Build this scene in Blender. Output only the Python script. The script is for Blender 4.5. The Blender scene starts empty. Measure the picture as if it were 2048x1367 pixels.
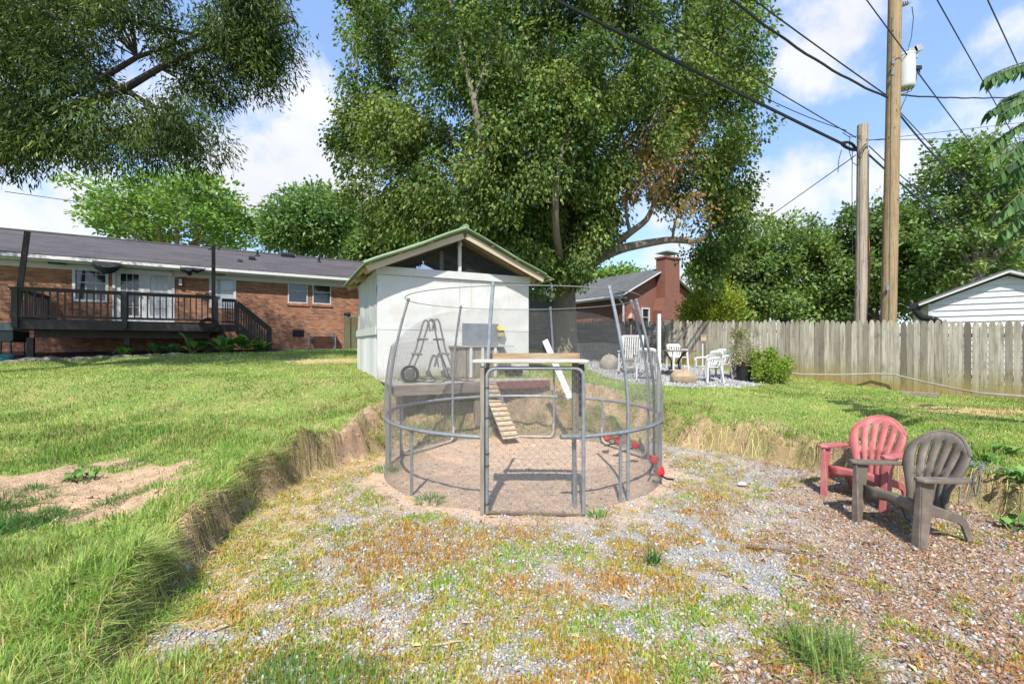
import bpy, math, random
import numpy as np
from mathutils import Vector, Matrix
random.seed(7); RNG = np.random.default_rng(11)
S = bpy.context.scene; COL = S.collection
F, CX, HY, CZ = 900.0, 1024.0, 690.0, 1.7          # survey constants taken from the photograph
R = math.radians
# ------------------------------------------------------------------ helpers
def P(px, py, d): return ((px-CX)/F*d, d, CZ+(HY-py)*d/F)
class Fr:
    """a building's own frame: x along its front, y into it, z up from its base"""
    def __init__(s, ox, oy, ang, z0): s.ox, s.oy, s.a, s.z0 = ox, oy, ang, z0; s.c, s.s = math.cos(ang), math.sin(ang)
    def uv(s, px, py, v=0.0):
        r = (px-CX)/F; ox, oy = s.ox-s.s*v, s.oy+s.c*v
        u = (r*oy-ox)/(s.c-r*s.s); d = oy+s.s*u
        return u, CZ+(HY-py)*d/F-s.z0
    def W(s, u, v, z=0): return (s.ox+s.c*u-s.s*v, s.oy+s.s*u+s.c*v, s.z0+z)
def tag(o, label, cat, group=None, kind=None):
    if label: o['label'] = label
    if cat: o['category'] = cat
    if group: o['group'] = group
    if kind: o['kind'] = kind
    return o
def thing(name, label, cat, loc=(0, 0, 0), rz=0, group=None):
    o = bpy.data.objects.new(name, None); COL.objects.link(o)
    o.location = loc; o.rotation_euler = (0, 0, rz); o.empty_display_size = .1
    return tag(o, label, cat, group)
def fastmesh(name, V, Fc, m, parent=None, col=None, smooth=False, colname='col'):
    V = np.asarray(V, np.float32); Fc = np.asarray(Fc, np.int32)
    me = bpy.data.meshes.new(name); k = Fc.shape[1]; n = len(Fc)
    me.vertices.add(len(V)); me.vertices.foreach_set('co', V.ravel())
    me.loops.add(n*k); me.loops.foreach_set('vertex_index', Fc.ravel())
    me.polygons.add(n); me.polygons.foreach_set('loop_start', np.arange(0, n*k, k, dtype=np.int32))
    me.polygons.foreach_set('loop_total', np.full(n, k, np.int32))
    if smooth: me.polygons.foreach_set('use_smooth', np.ones(n, bool))
    me.update(calc_edges=True)
    if col is not None:
        for nm, c in (col.items() if isinstance(col, dict) else [(colname, col)]):
            c = np.asarray(c, np.float32)
            if c.ndim == 1:
                a = me.attributes.new(nm, 'FLOAT', 'POINT'); a.data.foreach_set('value', c)
            else:
                a = me.attributes.new(nm, 'FLOAT_COLOR', 'POINT')
                a.data.foreach_set('color', np.concatenate([c, np.ones((len(c), 1), np.float32)], 1).ravel())
    if m: me.materials.append(m)
    o = bpy.data.objects.new(name, me); COL.objects.link(o)
    if parent: o.parent = parent
    return o
class MB:
    def __init__(s): s.v, s.f = [], []
    def add(s, vs, fs):
        n = len(s.v); s.v += [tuple(v) for v in vs]; s.f += [tuple(i+n for i in f) for f in fs]; return s
    def box(s, x0, x1, y0, y1, z0, z1, M=None):
        vs = [(x, y, z) for z in (z0, z1) for y in (y0, y1) for x in (x0, x1)]
        if M is not None: vs = [M @ Vector(v) for v in vs]
        return s.add(vs, [(0, 2, 3, 1), (4, 5, 7, 6), (0, 1, 5, 4), (2, 6, 7, 3), (0, 4, 6, 2), (1, 3, 7, 5)])
    def beam(s, a, b, w, h, up=(0, 0, 1)):
        a, b = Vector(a), Vector(b); d = (b-a).normalized(); u = Vector(up)
        if abs(d.dot(u)) > .98: u = Vector((0, 1, 0))
        x = d.cross(u).normalized(); y = x.cross(d)
        vs = [p+x*i*w/2+y*j*h/2 for p in (a, b) for i, j in ((-1, -1), (1, -1), (1, 1), (-1, 1))]
        return s.add(vs, [(3, 2, 1, 0), (4, 5, 6, 7), (0, 1, 5, 4), (1, 2, 6, 5), (2, 3, 7, 6), (3, 0, 4, 7)])
    def tube(s, pts, r, n=8, cap=True, closed=False):
        pts = [Vector(p) for p in pts]; m = len(pts)
        rs = r if hasattr(r, '__len__') else [r]*m
        ref = None; vs = []
        for i in range(m):
            if closed: t = pts[(i+1) % m]-pts[i-1]
            else: t = pts[min(i+1, m-1)]-pts[max(i-1, 0)]
            if t.length < 1e-9: t = Vector((0, 0, 1))
            t.normalize()
            if ref is None: ref = Vector((0, 0, 1)) if abs(t.z) < .9 else Vector((1, 0, 0))
            x = (ref-t*ref.dot(t)).normalized(); ref = x; y = t.cross(x)
            vs += [pts[i]+(x*math.cos(2*math.pi*k/n)+y*math.sin(2*math.pi*k/n))*rs[i] for k in range(n)]
        fs = []
        for i in range(m if closed else m-1):
            j = (i+1) % m
            fs += [(i*n+k, i*n+(k+1) % n, j*n+(k+1) % n, j*n+k) for k in range(n)]
        if cap and not closed: fs += [tuple(range(n-1, -1, -1)), tuple((m-1)*n+k for k in range(n))]
        return s.add(vs, fs)
    def lathe(s, prof, n=24, c=(0, 0, 0), cap=True):
        vs = [(c[0]+r*math.cos(2*math.pi*k/n), c[1]+r*math.sin(2*math.pi*k/n), c[2]+z) for r, z in prof for k in range(n)]
        m = len(prof)
        fs = [(i*n+k, i*n+(k+1) % n, (i+1)*n+(k+1) % n, (i+1)*n+k) for i in range(m-1) for k in range(n)]
        if cap: fs += [tuple(range(n-1, -1, -1)), tuple((m-1)*n+k for k in range(n))]
        return s.add(vs, fs)
    def prism(s, poly, z0, z1, fn=None):
        n = len(poly); fn = fn or (lambda a, b, c: (a, b, c))
        vs = [fn(x, y, z0) for x, y in poly]+[fn(x, y, z1) for x, y in poly]
        fs = [tuple(range(n-1, -1, -1)), tuple(range(n, 2*n))]+[(i, (i+1) % n, n+(i+1) % n, n+i) for i in range(n)]
        return s.add(vs, fs)
    def build(s, name, m, parent=None, smooth=False, bevel=0, attr=None):
        me = bpy.data.meshes.new(name); me.from_pydata([tuple(v) for v in s.v], [], s.f)
        me.validate(); me.update()
        if smooth:
            me.polygons.foreach_set('use_smooth', [True]*len(me.polygons))
            try: me.set_sharp_from_angle(angle=R(42))
            except Exception: pass
        if attr:
            for nm, vals in attr.items():
                a = me.attributes.new(nm, 'FLOAT', 'POINT'); a.data.foreach_set('value', vals)
        me.materials.append(m)
        o = bpy.data.objects.new(name, me); COL.objects.link(o)
        if parent: o.parent = parent
        if bevel:
            b = o.modifiers.new('bevel', 'BEVEL'); b.width = bevel; b.segments = 2; b.limit_method = 'ANGLE'; b.angle_limit = R(40)
        return o
def hole_wall(mb, u0, u1, z0, z1, y, t, holes):
    """wall slab with rectangular openings, as butted boxes"""
    us = sorted({u0, u1, *[h[0] for h in holes], *[h[1] for h in holes]})
    for a, b in zip(us[:-1], us[1:]):
        m = (a+b)/2; zs = sorted((h[2], h[3]) for h in holes if h[0] < m < h[1]); c = z0
        for lo, hi in zs:
            if lo > c: mb.box(a, b, y, y+t, c, lo)
            c = max(c, hi)
        if c < z1: mb.box(a, b, y, y+t, c, z1)
# ------------------------------------------------------------------ numpy noise
def _h(i, j, s):
    n = (i*374761393+j*668265263+s*974711) & 0xffffffff
    n = ((n ^ (n >> 13))*1274126177) & 0xffffffff
    return ((n ^ (n >> 16)) & 0xffff)/65535.0
def vn(x, y, s=0):
    x = np.asarray(x, float); y = np.asarray(y, float)
    i = np.floor(x).astype(np.int64); j = np.floor(y).astype(np.int64); u = x-i; v = y-j
    u = u*u*(3-2*u); v = v*v*(3-2*v)
    return (_h(i, j, s)*(1-u)+_h(i+1, j, s)*u)*(1-v)+(_h(i, j+1, s)*(1-u)+_h(i+1, j+1, s)*u)*v
def fbm(x, y, s=0, o=4):
    t = 0; a = .5; n = 0
    for k in range(o): t = t+a*vn(x, y, s+k*17); n += a; a *= .5; x = np.asarray(x)*2.03+5.1; y = np.asarray(y)*2.03+1.7
    return t/n
def ss(a, b, x): t = np.clip((np.asarray(x, float)-a)/(b-a), 0, 1); return t*t*(3-2*t)
# ------------------------------------------------------------------ materials
def lin(r, g, b): return tuple((c/12.92 if c <= .04045 else ((c+.055)/1.055)**2.4) for c in (r/255, g/255, b/255))
class NT:
    def __init__(s, nt): s.nt = nt
    def n(s, t, **kw):
        nd = s.nt.nodes.new(t)
        for k, v in kw.items(): setattr(nd, k, v)
        return nd
    def l(s, a, b): s.nt.links.new(a, b)
    def math(s, op, a, b=None, c=None):
        nd = s.n('ShaderNodeMath', operation=op)
        for i, v in enumerate((a, b, c)):
            if v is None: continue
            if isinstance(v, (int, float)): nd.inputs[i].default_value = v
            else: s.l(v, nd.inputs[i])
        return nd.outputs[0]
    def noise(s, vec, scale, detail=4, rough=.55):
        nd = s.n('ShaderNodeTexNoise'); nd.inputs['Scale'].default_value = scale; nd.inputs['Detail'].default_value = detail
        nd.inputs['Roughness'].default_value = rough; s.l(vec, nd.inputs['Vector']); return nd.outputs[0]
    def ramp(s, f, stops):
        nd = s.n('ShaderNodeValToRGB'); e = nd.color_ramp.elements
        while len(e) < len(stops): e.new(.5)
        for q, (p, c) in zip(e, stops): q.position = p; q.color = (*c, 1) if len(c) == 3 else c
        s.l(f, nd.inputs[0]); return nd.outputs[0]
    def mix(s, f, a, b, mode='MIX'):
        nd = s.n('ShaderNodeMix', data_type='RGBA', blend_type=mode)
        for sock, v in ((nd.inputs[0], f), (nd.inputs[6], a), (nd.inputs[7], b)):
            if isinstance(v, (int, float)): sock.default_value = v
            elif isinstance(v, tuple): sock.default_value = (*v, 1)
            else: s.l(v, sock)
        return nd.outputs[2]
    def mr(s, v, a, b, c, d, smooth=False):
        nd = s.n('ShaderNodeMapRange'); nd.interpolation_type = 'SMOOTHSTEP' if smooth else 'LINEAR'
        for i, q in zip((1, 2, 3, 4), (a, b, c, d)): nd.inputs[i].default_value = q
        s.l(v, nd.inputs[0]); return nd.outputs[0]
def newmat(name):
    m = bpy.data.materials.new(name); m.use_nodes = True; nt = m.node_tree
    b = nt.nodes['Principled BSDF']; return m, NT(nt), b
def obj_co(n): return n.n('ShaderNodeTexCoord').outputs['Object']
def stretch(n, vec, sc):
    mp = n.n('ShaderNodeMapping'); mp.inputs['Scale'].default_value = sc; n.l(vec, mp.inputs[0]); return mp.outputs[0]
GAIN = .76
def M(name, col, rough=.7, var=.18, scale=6, bump=.0, bscale=40, metal=0, st=(1, 1, 1), spec=.4, dirt=None, dscale=2.5, damt=.5):
    col = tuple(q*GAIN for q in col); dirt = tuple(q*GAIN for q in dirt) if dirt else None
    m, n, b = newmat(name); v = stretch(n, obj_co(n), st)
    f = n.noise(v, scale, 6, .65)
    k = n.mr(f, .25, .75, 1-var, 1+var)
    cc = n.n('ShaderNodeVectorMath', operation='SCALE'); cc.inputs[0].default_value = col; n.l(k, cc.inputs['Scale'])
    c = cc.outputs[0]
    if dirt:
        g = n.noise(v, dscale, 8, .7); c = n.mix(n.mr(g, .5, .72, 0, damt), c, dirt)
    n.l(c, b.inputs['Base Color']); b.inputs['Roughness'].default_value = rough; b.inputs['Metallic'].default_value = metal
    b.inputs['Specular IOR Level'].default_value = spec
    if bump:
        bp = n.n('ShaderNodeBump'); bp.inputs['Strength'].default_value = bump; bp.inputs['Distance'].default_value = .01
        n.l(n.noise(v, bscale, 5, .6), bp.inputs['Height']); n.l(bp.outputs[0], b.inputs['Normal'])
    return m
def MA(name, rough=.6, trans=.35, spec=.3, gain=1.0):
    """material that reads each leaf's / blade's own colour"""
    m, n, b = newmat(name); a = n.n('ShaderNodeAttribute', attribute_name='col')
    n.l(a.outputs['Color'], b.inputs['Base Color']); b.inputs['Roughness'].default_value = rough
    b.inputs['Specular IOR Level'].default_value = spec
    if trans:
        t = n.n('ShaderNodeBsdfTranslucent'); mx = n.n('ShaderNodeMixShader'); mx.inputs[0].default_value = trans
        g = n.mix(1.0, a.outputs['Color'], (1.15, 1.25, .55), 'MULTIPLY'); n.l(g, t.inputs['Color'])
        n.l(b.outputs[0], mx.inputs[1]); n.l(t.outputs[0], mx.inputs[2])
        n.l(mx.outputs[0], n.nt.nodes['Material Output'].inputs[0])
    return m
def brick(name, cols, mortar, bw=.21, bh=.073, wear=None):
    cols = [(c[0]*.86, c[1]*.80, c[2]*.74) for c in cols]; mortar = tuple(q*.7 for q in mortar)
    m, n, b = newmat(name); sp = n.n('ShaderNodeSeparateXYZ'); n.l(obj_co(n), sp.inputs[0])
    cb = n.n('ShaderNodeCombineXYZ'); n.l(n.math('ADD', sp.outputs[0], sp.outputs[1]), cb.inputs[0]); n.l(sp.outputs[2], cb.inputs[1])
    bt = n.n('ShaderNodeTexBrick'); n.l(cb.outputs[0], bt.inputs['Vector']); bt.inputs['Scale'].default_value = 1
    bt.inputs['Brick Width'].default_value = bw; bt.inputs['Row Height'].default_value = bh; bt.inputs['Mortar Size'].default_value = .007
    bt.inputs['Color1'].default_value = (0, 0, 0, 1); bt.inputs['Color2'].default_value = (1, 1, 1, 1); bt.inputs['Mortar'].default_value = (.5, .5, .5, 1)
    c = n.ramp(bt.outputs['Color'], [(i/(len(cols)-1), q) for i, q in enumerate(cols)])
    c = n.mix(n.mr(n.noise(cb.outputs[0], 1.3, 5), .35, .7, 0, .35), c, tuple(x*.75 for x in cols[len(cols)//2]))
    c = n.mix(n.mr(n.noise(cb.outputs[0], 30, 5), .3, .75, 0, .4), c, tuple(min(1, x*1.4+.03) for x in cols[1]))
    c = n.mix(bt.outputs['Fac'], c, mortar); n.l(c, b.inputs['Base Color']); b.inputs['Roughness'].default_value = .88
    bp = n.n('ShaderNodeBump'); bp.invert = True; bp.inputs['Strength'].default_value = .6; bp.inputs['Distance'].default_value = .008
    n.l(bt.outputs['Fac'], bp.inputs['Height']); n.l(bp.outputs[0], b.inputs['Normal'])
    return m
def shingle(name, c1, c2):
    c1, c2 = tuple(q*.7 for q in c1), tuple(q*.7 for q in c2)
    m, n, b = newmat(name); sp = n.n('ShaderNodeSeparateXYZ'); n.l(obj_co(n), sp.inputs[0])
    cb = n.n('ShaderNodeCombineXYZ'); n.l(sp.outputs[0], cb.inputs[0]); n.l(sp.outputs[1], cb.inputs[1])
    bt = n.n('ShaderNodeTexBrick'); n.l(cb.outputs[0], bt.inputs['Vector']); bt.inputs['Scale'].default_value = 1
    bt.inputs['Brick Width'].default_value = .3; bt.inputs['Row Height'].default_value = .14; bt.inputs['Mortar Size'].default_value = .006
    bt.inputs['Color1'].default_value = (*c1, 1); bt.inputs['Color2'].default_value = (*c2, 1); bt.inputs['Mortar'].default_value = (.02, .02, .022, 1)
    c = n.mix(n.mr(n.noise(stretch(n, cb.outputs[0], (.5, 2, 1)), .9, 6), .4, .7, 0, .5), bt.outputs['Color'], tuple(x*1.7 for x in c2))
    c = n.mix(n.mr(n.noise(cb.outputs[0], 60, 3), .3, .7, .0, .35), c, tuple(x*.5 for x in c1))
    n.l(c, b.inputs['Base Color']); b.inputs['Roughness'].default_value = .92
    return m
white = M('white_paint', (.66, .66, .64), .55, .06, 3, dirt=(.5, .47, .4), damt=.25)
trimw = M('white_trim', (.62, .63, .63), .5, .05, 2)
plastic_w = M('white_plastic', (.7, .7, .69), .4, .05, 4, dirt=(.55, .52, .45), dscale=5, damt=.3)
galv = M('galvanised_pipe', (.31, .335, .355), .5, .25, 14, metal=.3, dirt=(.16, .15, .14), dscale=9, damt=.7)
wire_m = M('galvanised_wire', (.34, .33, .31), .5, .15, 5, metal=.3)
darkwood = M('dark_stained_wood', (.048, .038, .038), .6, .3, 4, .2, 30, st=(1, 1, .2), dirt=(.09, .075, .07), damt=.4)
def wall_sheet_mat(name, col, dirt):
    m = M(name, col, .5, .07, 2, .25, 5, dirt=dirt, dscale=1.8, damt=.45); n = NT(m.node_tree); b = m.node_tree.nodes['Principled BSDF']; src = b.inputs['Base Color'].links[0].from_socket
    oc = obj_co(n); sp = n.n('ShaderNodeSeparateXYZ'); n.l(oc, sp.inputs[0]); vo = n.n('ShaderNodeTexVoronoi'); vo.inputs['Scale'].default_value = 3.2; n.l(oc, vo.inputs['Vector'])
    c = n.mix(n.mr(vo.outputs['Distance'], .028, .045, .8, 0), src, (.05, .035, .025))          # nail heads
    nz = n.noise(stretch(n, oc, (5, 5, 1.2)), 2.2, 6, .65)
    c = n.mix(n.mr(n.math('ADD', sp.outputs[2], n.math('MULTIPLY', nz, .55)), .22, .55, .75, 0), c, (.22, .15, .09))   # mud splashed at the foot
    rs = n.noise(stretch(n, oc, (9, 9, .5)), 1.6, 5, .7); c = n.mix(n.mr(rs, .60, .74, 0, .5), c, (.30, .22, .12)); n.l(c, b.inputs['Base Color']); return m
oldwood = M('weathered_wood', (.30, .26, .21), .85, .4, 22, .5, 60, st=(1, 1, .15), dirt=(.17, .14, .11), dscale=7, damt=.7)
oldwood_x = M('weathered_board', (.50, .44, .36), .85, .35, 9, .5, 50, st=(.15, 1, 1), dirt=(.2, .15, .11), dscale=9, damt=.75)
rawwood = M('raw_lumber', (.52, .40, .26), .75, .2, 7, .3, 40, st=(.3, 1, 1))
black = M('black_plastic', (.016, .016, .018), .5, .2, 6)
blackmetal = M('black_metal', (.02, .02, .022), .45, .2, 9, metal=.3)
greymetal = M('grey_metal', (.28, .29, .3), .5, .2, 5, metal=.4)
glass_d, _n, _b = newmat('window_glass'); _b.inputs['Base Color'].default_value = (.012, .014, .016, 1); _b.inputs['Roughness'].default_value = .06; _b.inputs['Specular IOR Level'].default_value = .9
glass_w, _n, _b = newmat('pale_reflection_glass'); _b.inputs['Base Color'].default_value = (.32, .34, .36, 1); _b.inputs['Roughness'].default_value = .08; _b.inputs['Specular IOR Level'].default_value = .9  # pale colour puts reflected sky and a white blind into the pane
glow, _n, _b = newmat('lit_lamp'); _b.inputs['Base Color'].default_value = (1, .6, .2, 1); _b.inputs['Emission Color'].default_value = (1, .5, .15, 1); _b.inputs['Emission Strength'].default_value = 3
leafm = MA('leaves', .55, .36, .2); grassm = MA('grass_blades', .6, .35, .25); dry = MA('dry_litter', .85, .12, .15); stonem = MA('loose_stone', .9, 0, .2)
bark = M('bark', (.17, .15, .125), .95, .4, 5, .8, 14, st=(1, 1, .25), dirt=(.3, .29, .26), dscale=3, damt=.5)
bark_l = M('pale_bark', (.21, .175, .14), .9, .3, 6, .4, 20, st=(1, 1, .3), dirt=(.2, .18, .15), dscale=4, damt=.5)
bark_d = M('dark_bark', (.055, .045, .04), .95, .3, 6, .6, 18)
# ------------------------------------------------------------------ camera, sun, sky
cam = bpy.data.cameras.new('camera'); co = bpy.data.objects.new('camera', cam); COL.objects.link(co)
co.location = (0, 0, CZ); co.rotation_euler = (R(90), 0, 0)
cam.sensor_width = 36; cam.lens = F/2048*36; cam.shift_y = 6.5/2048; cam.clip_end = 2000; cam.clip_start = .05
S.camera = co
EL, AZ = R(51), math.atan2(-.12, -.99)     # the sun stands behind the camera, a little to the left
sd = Vector((math.cos(EL)*-.12, math.cos(EL)*-.99, math.sin(EL)))
sl = bpy.data.lights.new('sun', 'SUN'); sl.energy = 3.8; sl.angle = R(.55); sl.color = (1, .95, .87)
so = bpy.data.objects.new('sun', sl); COL.objects.link(so); so.rotation_euler = sd.to_track_quat('Z', 'Y').to_euler(); so.location = (0, -5, 30)
S.view_settings.view_transform = 'Standard'; S.view_settings.look = 'None'; S.view_settings.gamma = 1; S.view_settings.exposure = 1.0
w = bpy.data.worlds.new('World'); S.world = w; w.use_nodes = True; wn = NT(w.node_tree); bg = w.node_tree.nodes['Background']
sky = wn.n('ShaderNodeTexSky', sky_type='NISHITA'); sky.sun_disc = False; sky.sun_elevation = EL; sky.sun_rotation = math.pi+.12
sky.air_density = 1.0; sky.dust_density = .6; sky.ozone_density = 1.5
gen = wn.n('ShaderNodeTexCoord').outputs['Generated']
def dot(c):
    nd = wn.n('ShaderNodeVectorMath', operation='DOT_PRODUCT'); wn.l(gen, nd.inputs[0]); nd.inputs[1].default_value = c; return nd.outputs['Value']
mask = None
def pdir(x, y): return Vector(((x-CX)/F, 1, (HY-y)/F)).normalized()
for x, y, r, a in [(560, 275, 11, 1), (480, 320, 9, 1), (610, 240, 6, .9), (350, 200, 9, .9), (90, 440, 11, 1), (230, 100, 9, .85), (700, 400, 7, .9), (820, 450, 7, .8),
                   (1640, 400, 8, 1), (1540, 420, 7, 1), (1770, 350, 5, .85), (1640, 50, 7.5, .95), (1560, 40, 5, .7), (1740, 90, 6, .8), (1980, 110, 5, .85), (2040, 70, 5, .7),
                   (1330, 540, 6, .85), (1290, 420, 6, .6), (1700, 470, 7, 1), (-400, 100, 18, .9), (2500, 200, 18, .9), (1000, -700, 20, .8)]:
    c = pdir(x, y); v = wn.mr(dot(c), math.cos(R(r*1.15)), math.cos(R(r*.2)), 0, a, True)
    mask = v if mask is None else wn.math('MAXIMUM', mask, v)
bk = wn.mr(dot(Vector((0, -1, .35)).normalized()), .1, .8, 0, .55); mask = wn.math('MAXIMUM', mask, bk)
nz = wn.noise(gen, 7, 9, .58); nz2 = wn.noise(gen, 2.6, 5, .5)
den = wn.math('ADD', wn.math('MULTIPLY', mask, .9), wn.math('MULTIPLY', wn.math('SUBTRACT', nz, .5), 2.0))
den = wn.math('ADD', den, wn.math('MULTIPLY', wn.math('SUBTRACT', nz2, .5), .7))
cm = wn.mr(den, .46, 1.0, 0, .96, True)
shade = wn.mr(wn.noise(gen, 5, 6, .5), .3, .7, 2.65, 3.15)
cl = wn.n('ShaderNodeVectorMath', operation='SCALE'); cl.inputs[0].default_value = (.97, .985, 1.03); wn.l(shade, cl.inputs['Scale'])
skc = wn.n('ShaderNodeVectorMath', operation='MULTIPLY_ADD'); wn.l(sky.outputs[0], skc.inputs[0]); skc.inputs[1].default_value = (.42, .42, .42); skc.inputs[2].default_value = (.55, .88, 1.62)
wn.l(wn.mix(cm, skc.outputs[0], cl.outputs[0]), bg.inputs['Color']); bg.inputs['Strength'].default_value = .175
# ------------------------------------------------------------------ frames of the buildings
HA = math.atan2(.524, .852)
HF = Fr(-17.9-.4*.524, 15.7+.4*.852, HA, 1.48)          # brick house: x along the rear wall
SF = Fr(-2.76, 9.3, R(26), 1.0)                        # coop shed: x along its front wall
EC = (.15, 6.45)                                       # middle of the round run
# ------------------------------------------------------------------ terrain
PIT = np.array([(-1.7, -4), (-1.85, 1.2), (-2.05, 2.3), (-2.32, 3.07), (-2.47, 3.45), (-2.63, 4.1), (-2.72, 5.0), (-2.7, 5.7), (-2.35, 6.6), (-1.95, 7.4), (-1.35, 8.05), (-.5, 8.45), (.6, 8.55), (1.6, 8.25), (2.3, 7.75), (3.1, 7.45), (3.75, 6.7), (4.05, 6.0), (4.45, 5.2), (4.75, 4.4), (4.95, 3.6), (5.2, 2.6), (5.6, 1), (6, -4)])
PAT = np.array([(2.4, 12.2), (3.0, 11.0), (4.2, 10.7), (5.6, 11.2), (6.8, 12.4), (7.5, 14.2), (6.6, 17), (2.2, 18.2)])
def poly_sd(poly, x, y):
    x = np.asarray(x, float); y = np.asarray(y, float); d = np.full(x.shape, 1e9); ins = np.zeros(x.shape, bool); n = len(poly)
    for i in range(n):
        ax, ay = poly[i]; bx, by = poly[(i+1) % n]; ex, ey = bx-ax, by-ay
        t = np.clip(((x-ax)*ex+(y-ay)*ey)/(ex*ex+ey*ey), 0, 1); d = np.minimum(d, np.hypot(x-ax-t*ex, y-ay-t*ey))
        c = ((ay <= y) & (by > y)) | ((by <= y) & (ay > y))
        with np.errstate(divide='ignore', invalid='ignore'): xi = ax+(y-ay)/(by-ay if by != ay else 1e-9)*ex
        ins ^= c & (x < xi)
    return np.where(ins, -d, d)
def upper(x, y):
    f = np.interp(y, [-5, 2, 3, 4, 5, 6, 7.5, 9.3, 12, 14, 16, 20, 30], [.05, .15, .22, .29, .34, .40, .56, 1.0, 1.08, 1.25, 1.42, 1.52, 1.6])
    r = np.maximum(.85*f-.045*np.clip(x, 0, 14), .20+.030*np.clip(y, 0, 8))
    return f+(r-f)*ss(.5, 3.2, x)
def sdp(x, y):
    return poly_sd(PIT, x, y)+(fbm(x*1.3, y*1.3, 3, 3)-.5)*.32+(vn(x*6, y*6, 9)-.5)*.11+(vn(x*2.7, y*2.7, 19)-.5)*.12
def near(x, y): return ss(14, 9, np.hypot(x, y))
def H(x, y, sd=None):
    x = np.asarray(x, float); y = np.asarray(y, float)
    sd = sdp(x, y) if sd is None else sd
    w = .11+.95*ss(6.3, 8.3, y)*ss(3.6, 1.8, np.abs(x-.2))+.18*ss(2.4, 1.5, y)*(x < 0)+.07*ss(2.5, 3.6, x)*ss(5, 7, y)
    k = np.clip((sd+.02)/w, 0, 1); k = k*k*(3-2*k)*.82+k*.18
    u = upper(x, y)-.10*np.exp(-np.maximum(sd, 0)/.45)*ss(.45, .8, upper(x, y))
    u = u+.11*np.exp(-np.maximum(sd-.1, 0)/.55)*ss(-1.2, -1.9, x)*ss(1.8, 2.8, y)*ss(6.8, 5.6, y)
    z = u*k
    dirt = np.exp(-(((x+3.9)/1.0)**2+((y-4.2)/.9)**2))
    bk_ = ss(-.03, .06, sd)*ss(1.15, .25, sd)
    z = z-.10*dirt*k+near(x, y)*((fbm(x*2.2, y*2.2, 21, 4)-.5)*(.05+.22*bk_+.14*dirt)+(vn(x*7, y*7, 15)-.5)*.10*bk_+(vn(x*14, y*14, 5)-.5)*(.012+.06*bk_+.04*dirt))
    return z
def zones(x, y):
    """how much of each cover lies at a point of the yard"""
    sd = sdp(x, y); nb = fbm(x*.9, y*.9, 31, 4); nm = fbm(x*3, y*3, 41, 4); nf = fbm(x*8, y*8, 51, 3)
    up = upper(x, y); pit = sd < 0
    w = .14+.95*ss(6.3, 8.3, y)*ss(3.6, 1.8, np.abs(x-.2))+.22*ss(2.5, 3.6, x)*ss(5, 7, y)
    bank = (sd > -.03) & (sd < w*.92)
    re = np.hypot(x-EC[0], y-EC[1]); run = ss(2.25, 1.8, re+(nm-.5)*.9)
    dirtL = ss(.42, .56, np.exp(-(((x+4.0)/1.45)**2+((y-4.45)/.95)**2))+(nm-.5)*.95)*(x < -2.75)
    mulch = ss(1.2, 2.5, x*1.0+(nm-.5)*4.2+(nb-.5)*1.6+(nf-.5)*1.2-.55*np.maximum(y-3.1, 0)+1.3*ss(1.3, .4, np.hypot(x-3.7, y-4.4)))*pit
    green = ss(.05, .5, np.minimum(2.75-y, -.25-x)*.55+(nb-.5)*1.9-.05)*pit
    strawL = ss(1.25, .35, -sd+(nm-.5)*.7)*pit*(x < -.6)*(y > 2.7)*(y < 7.2)
    dryl = ss(.66, .84, fbm(x*1.3, y*1.3, 71, 4)*.62+.55*np.exp(-(((x-9.0)/2.3)**2+((y-8.6)/.8)**2))+.5*np.exp(-(((x+5.6)/2.4)**2+((y-13.6)/.9)**2)))
    weed = ss(.445, .56, nm*.38+nf*.52+nb*.10+.10*np.exp(-((x-.2)/1.6)**2-((y-3.3)/.9)**2)+.20*np.exp(-((x-2.45)/.75)**2-((y-5.35)/.42)**2)+.05*(x < 0)*(y < 4.2)-.3*run-.10*(mulch > .4))*pit
    pat = poly_sd(PAT, x, y)+(nm-.5)*.8 < 0
    bed = (poly_sd(BED, x, y) < 0); hp = poly_sd(HPAT, x, y)+(nm-.5)*.2 < 0
    return dict(sd=sd, pit=pit, bank=bank, run=run, dirtL=dirtL, mulch=mulch, green=green, strawL=strawL, dryl=dryl, weed=weed, pat=pat, bed=bed, hp=hp, nb=nb, nm=nm, nf=nf, re=re, up=up)
du0, _ = HF.uv(25, 640, -3.4); du1, _ = HF.uv(437, 645, -3.4)   # deck ends along the house
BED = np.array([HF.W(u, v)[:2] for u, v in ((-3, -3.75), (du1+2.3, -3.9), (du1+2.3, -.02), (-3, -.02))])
hu0, _ = HF.uv(548, 695, -.5); hu1, _ = HF.uv(716, 695, -.5)
HPAT = np.array([HF.W(u, v)[:2] for u, v in ((hu0, -1.7), (hu1+2.5, -1.7), (hu1+2.5, -.02), (hu0, -.02))])
C_soil, C_clay, C_grav = np.array([.42, .32, .22]), np.array([.53, .365, .235]), np.array([.42, .41, .39])
C_grass, C_straw, C_mulch = np.array([.25, .30, .085]), np.array([.60, .46, .22]), np.array([.42, .29, .20])
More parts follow.
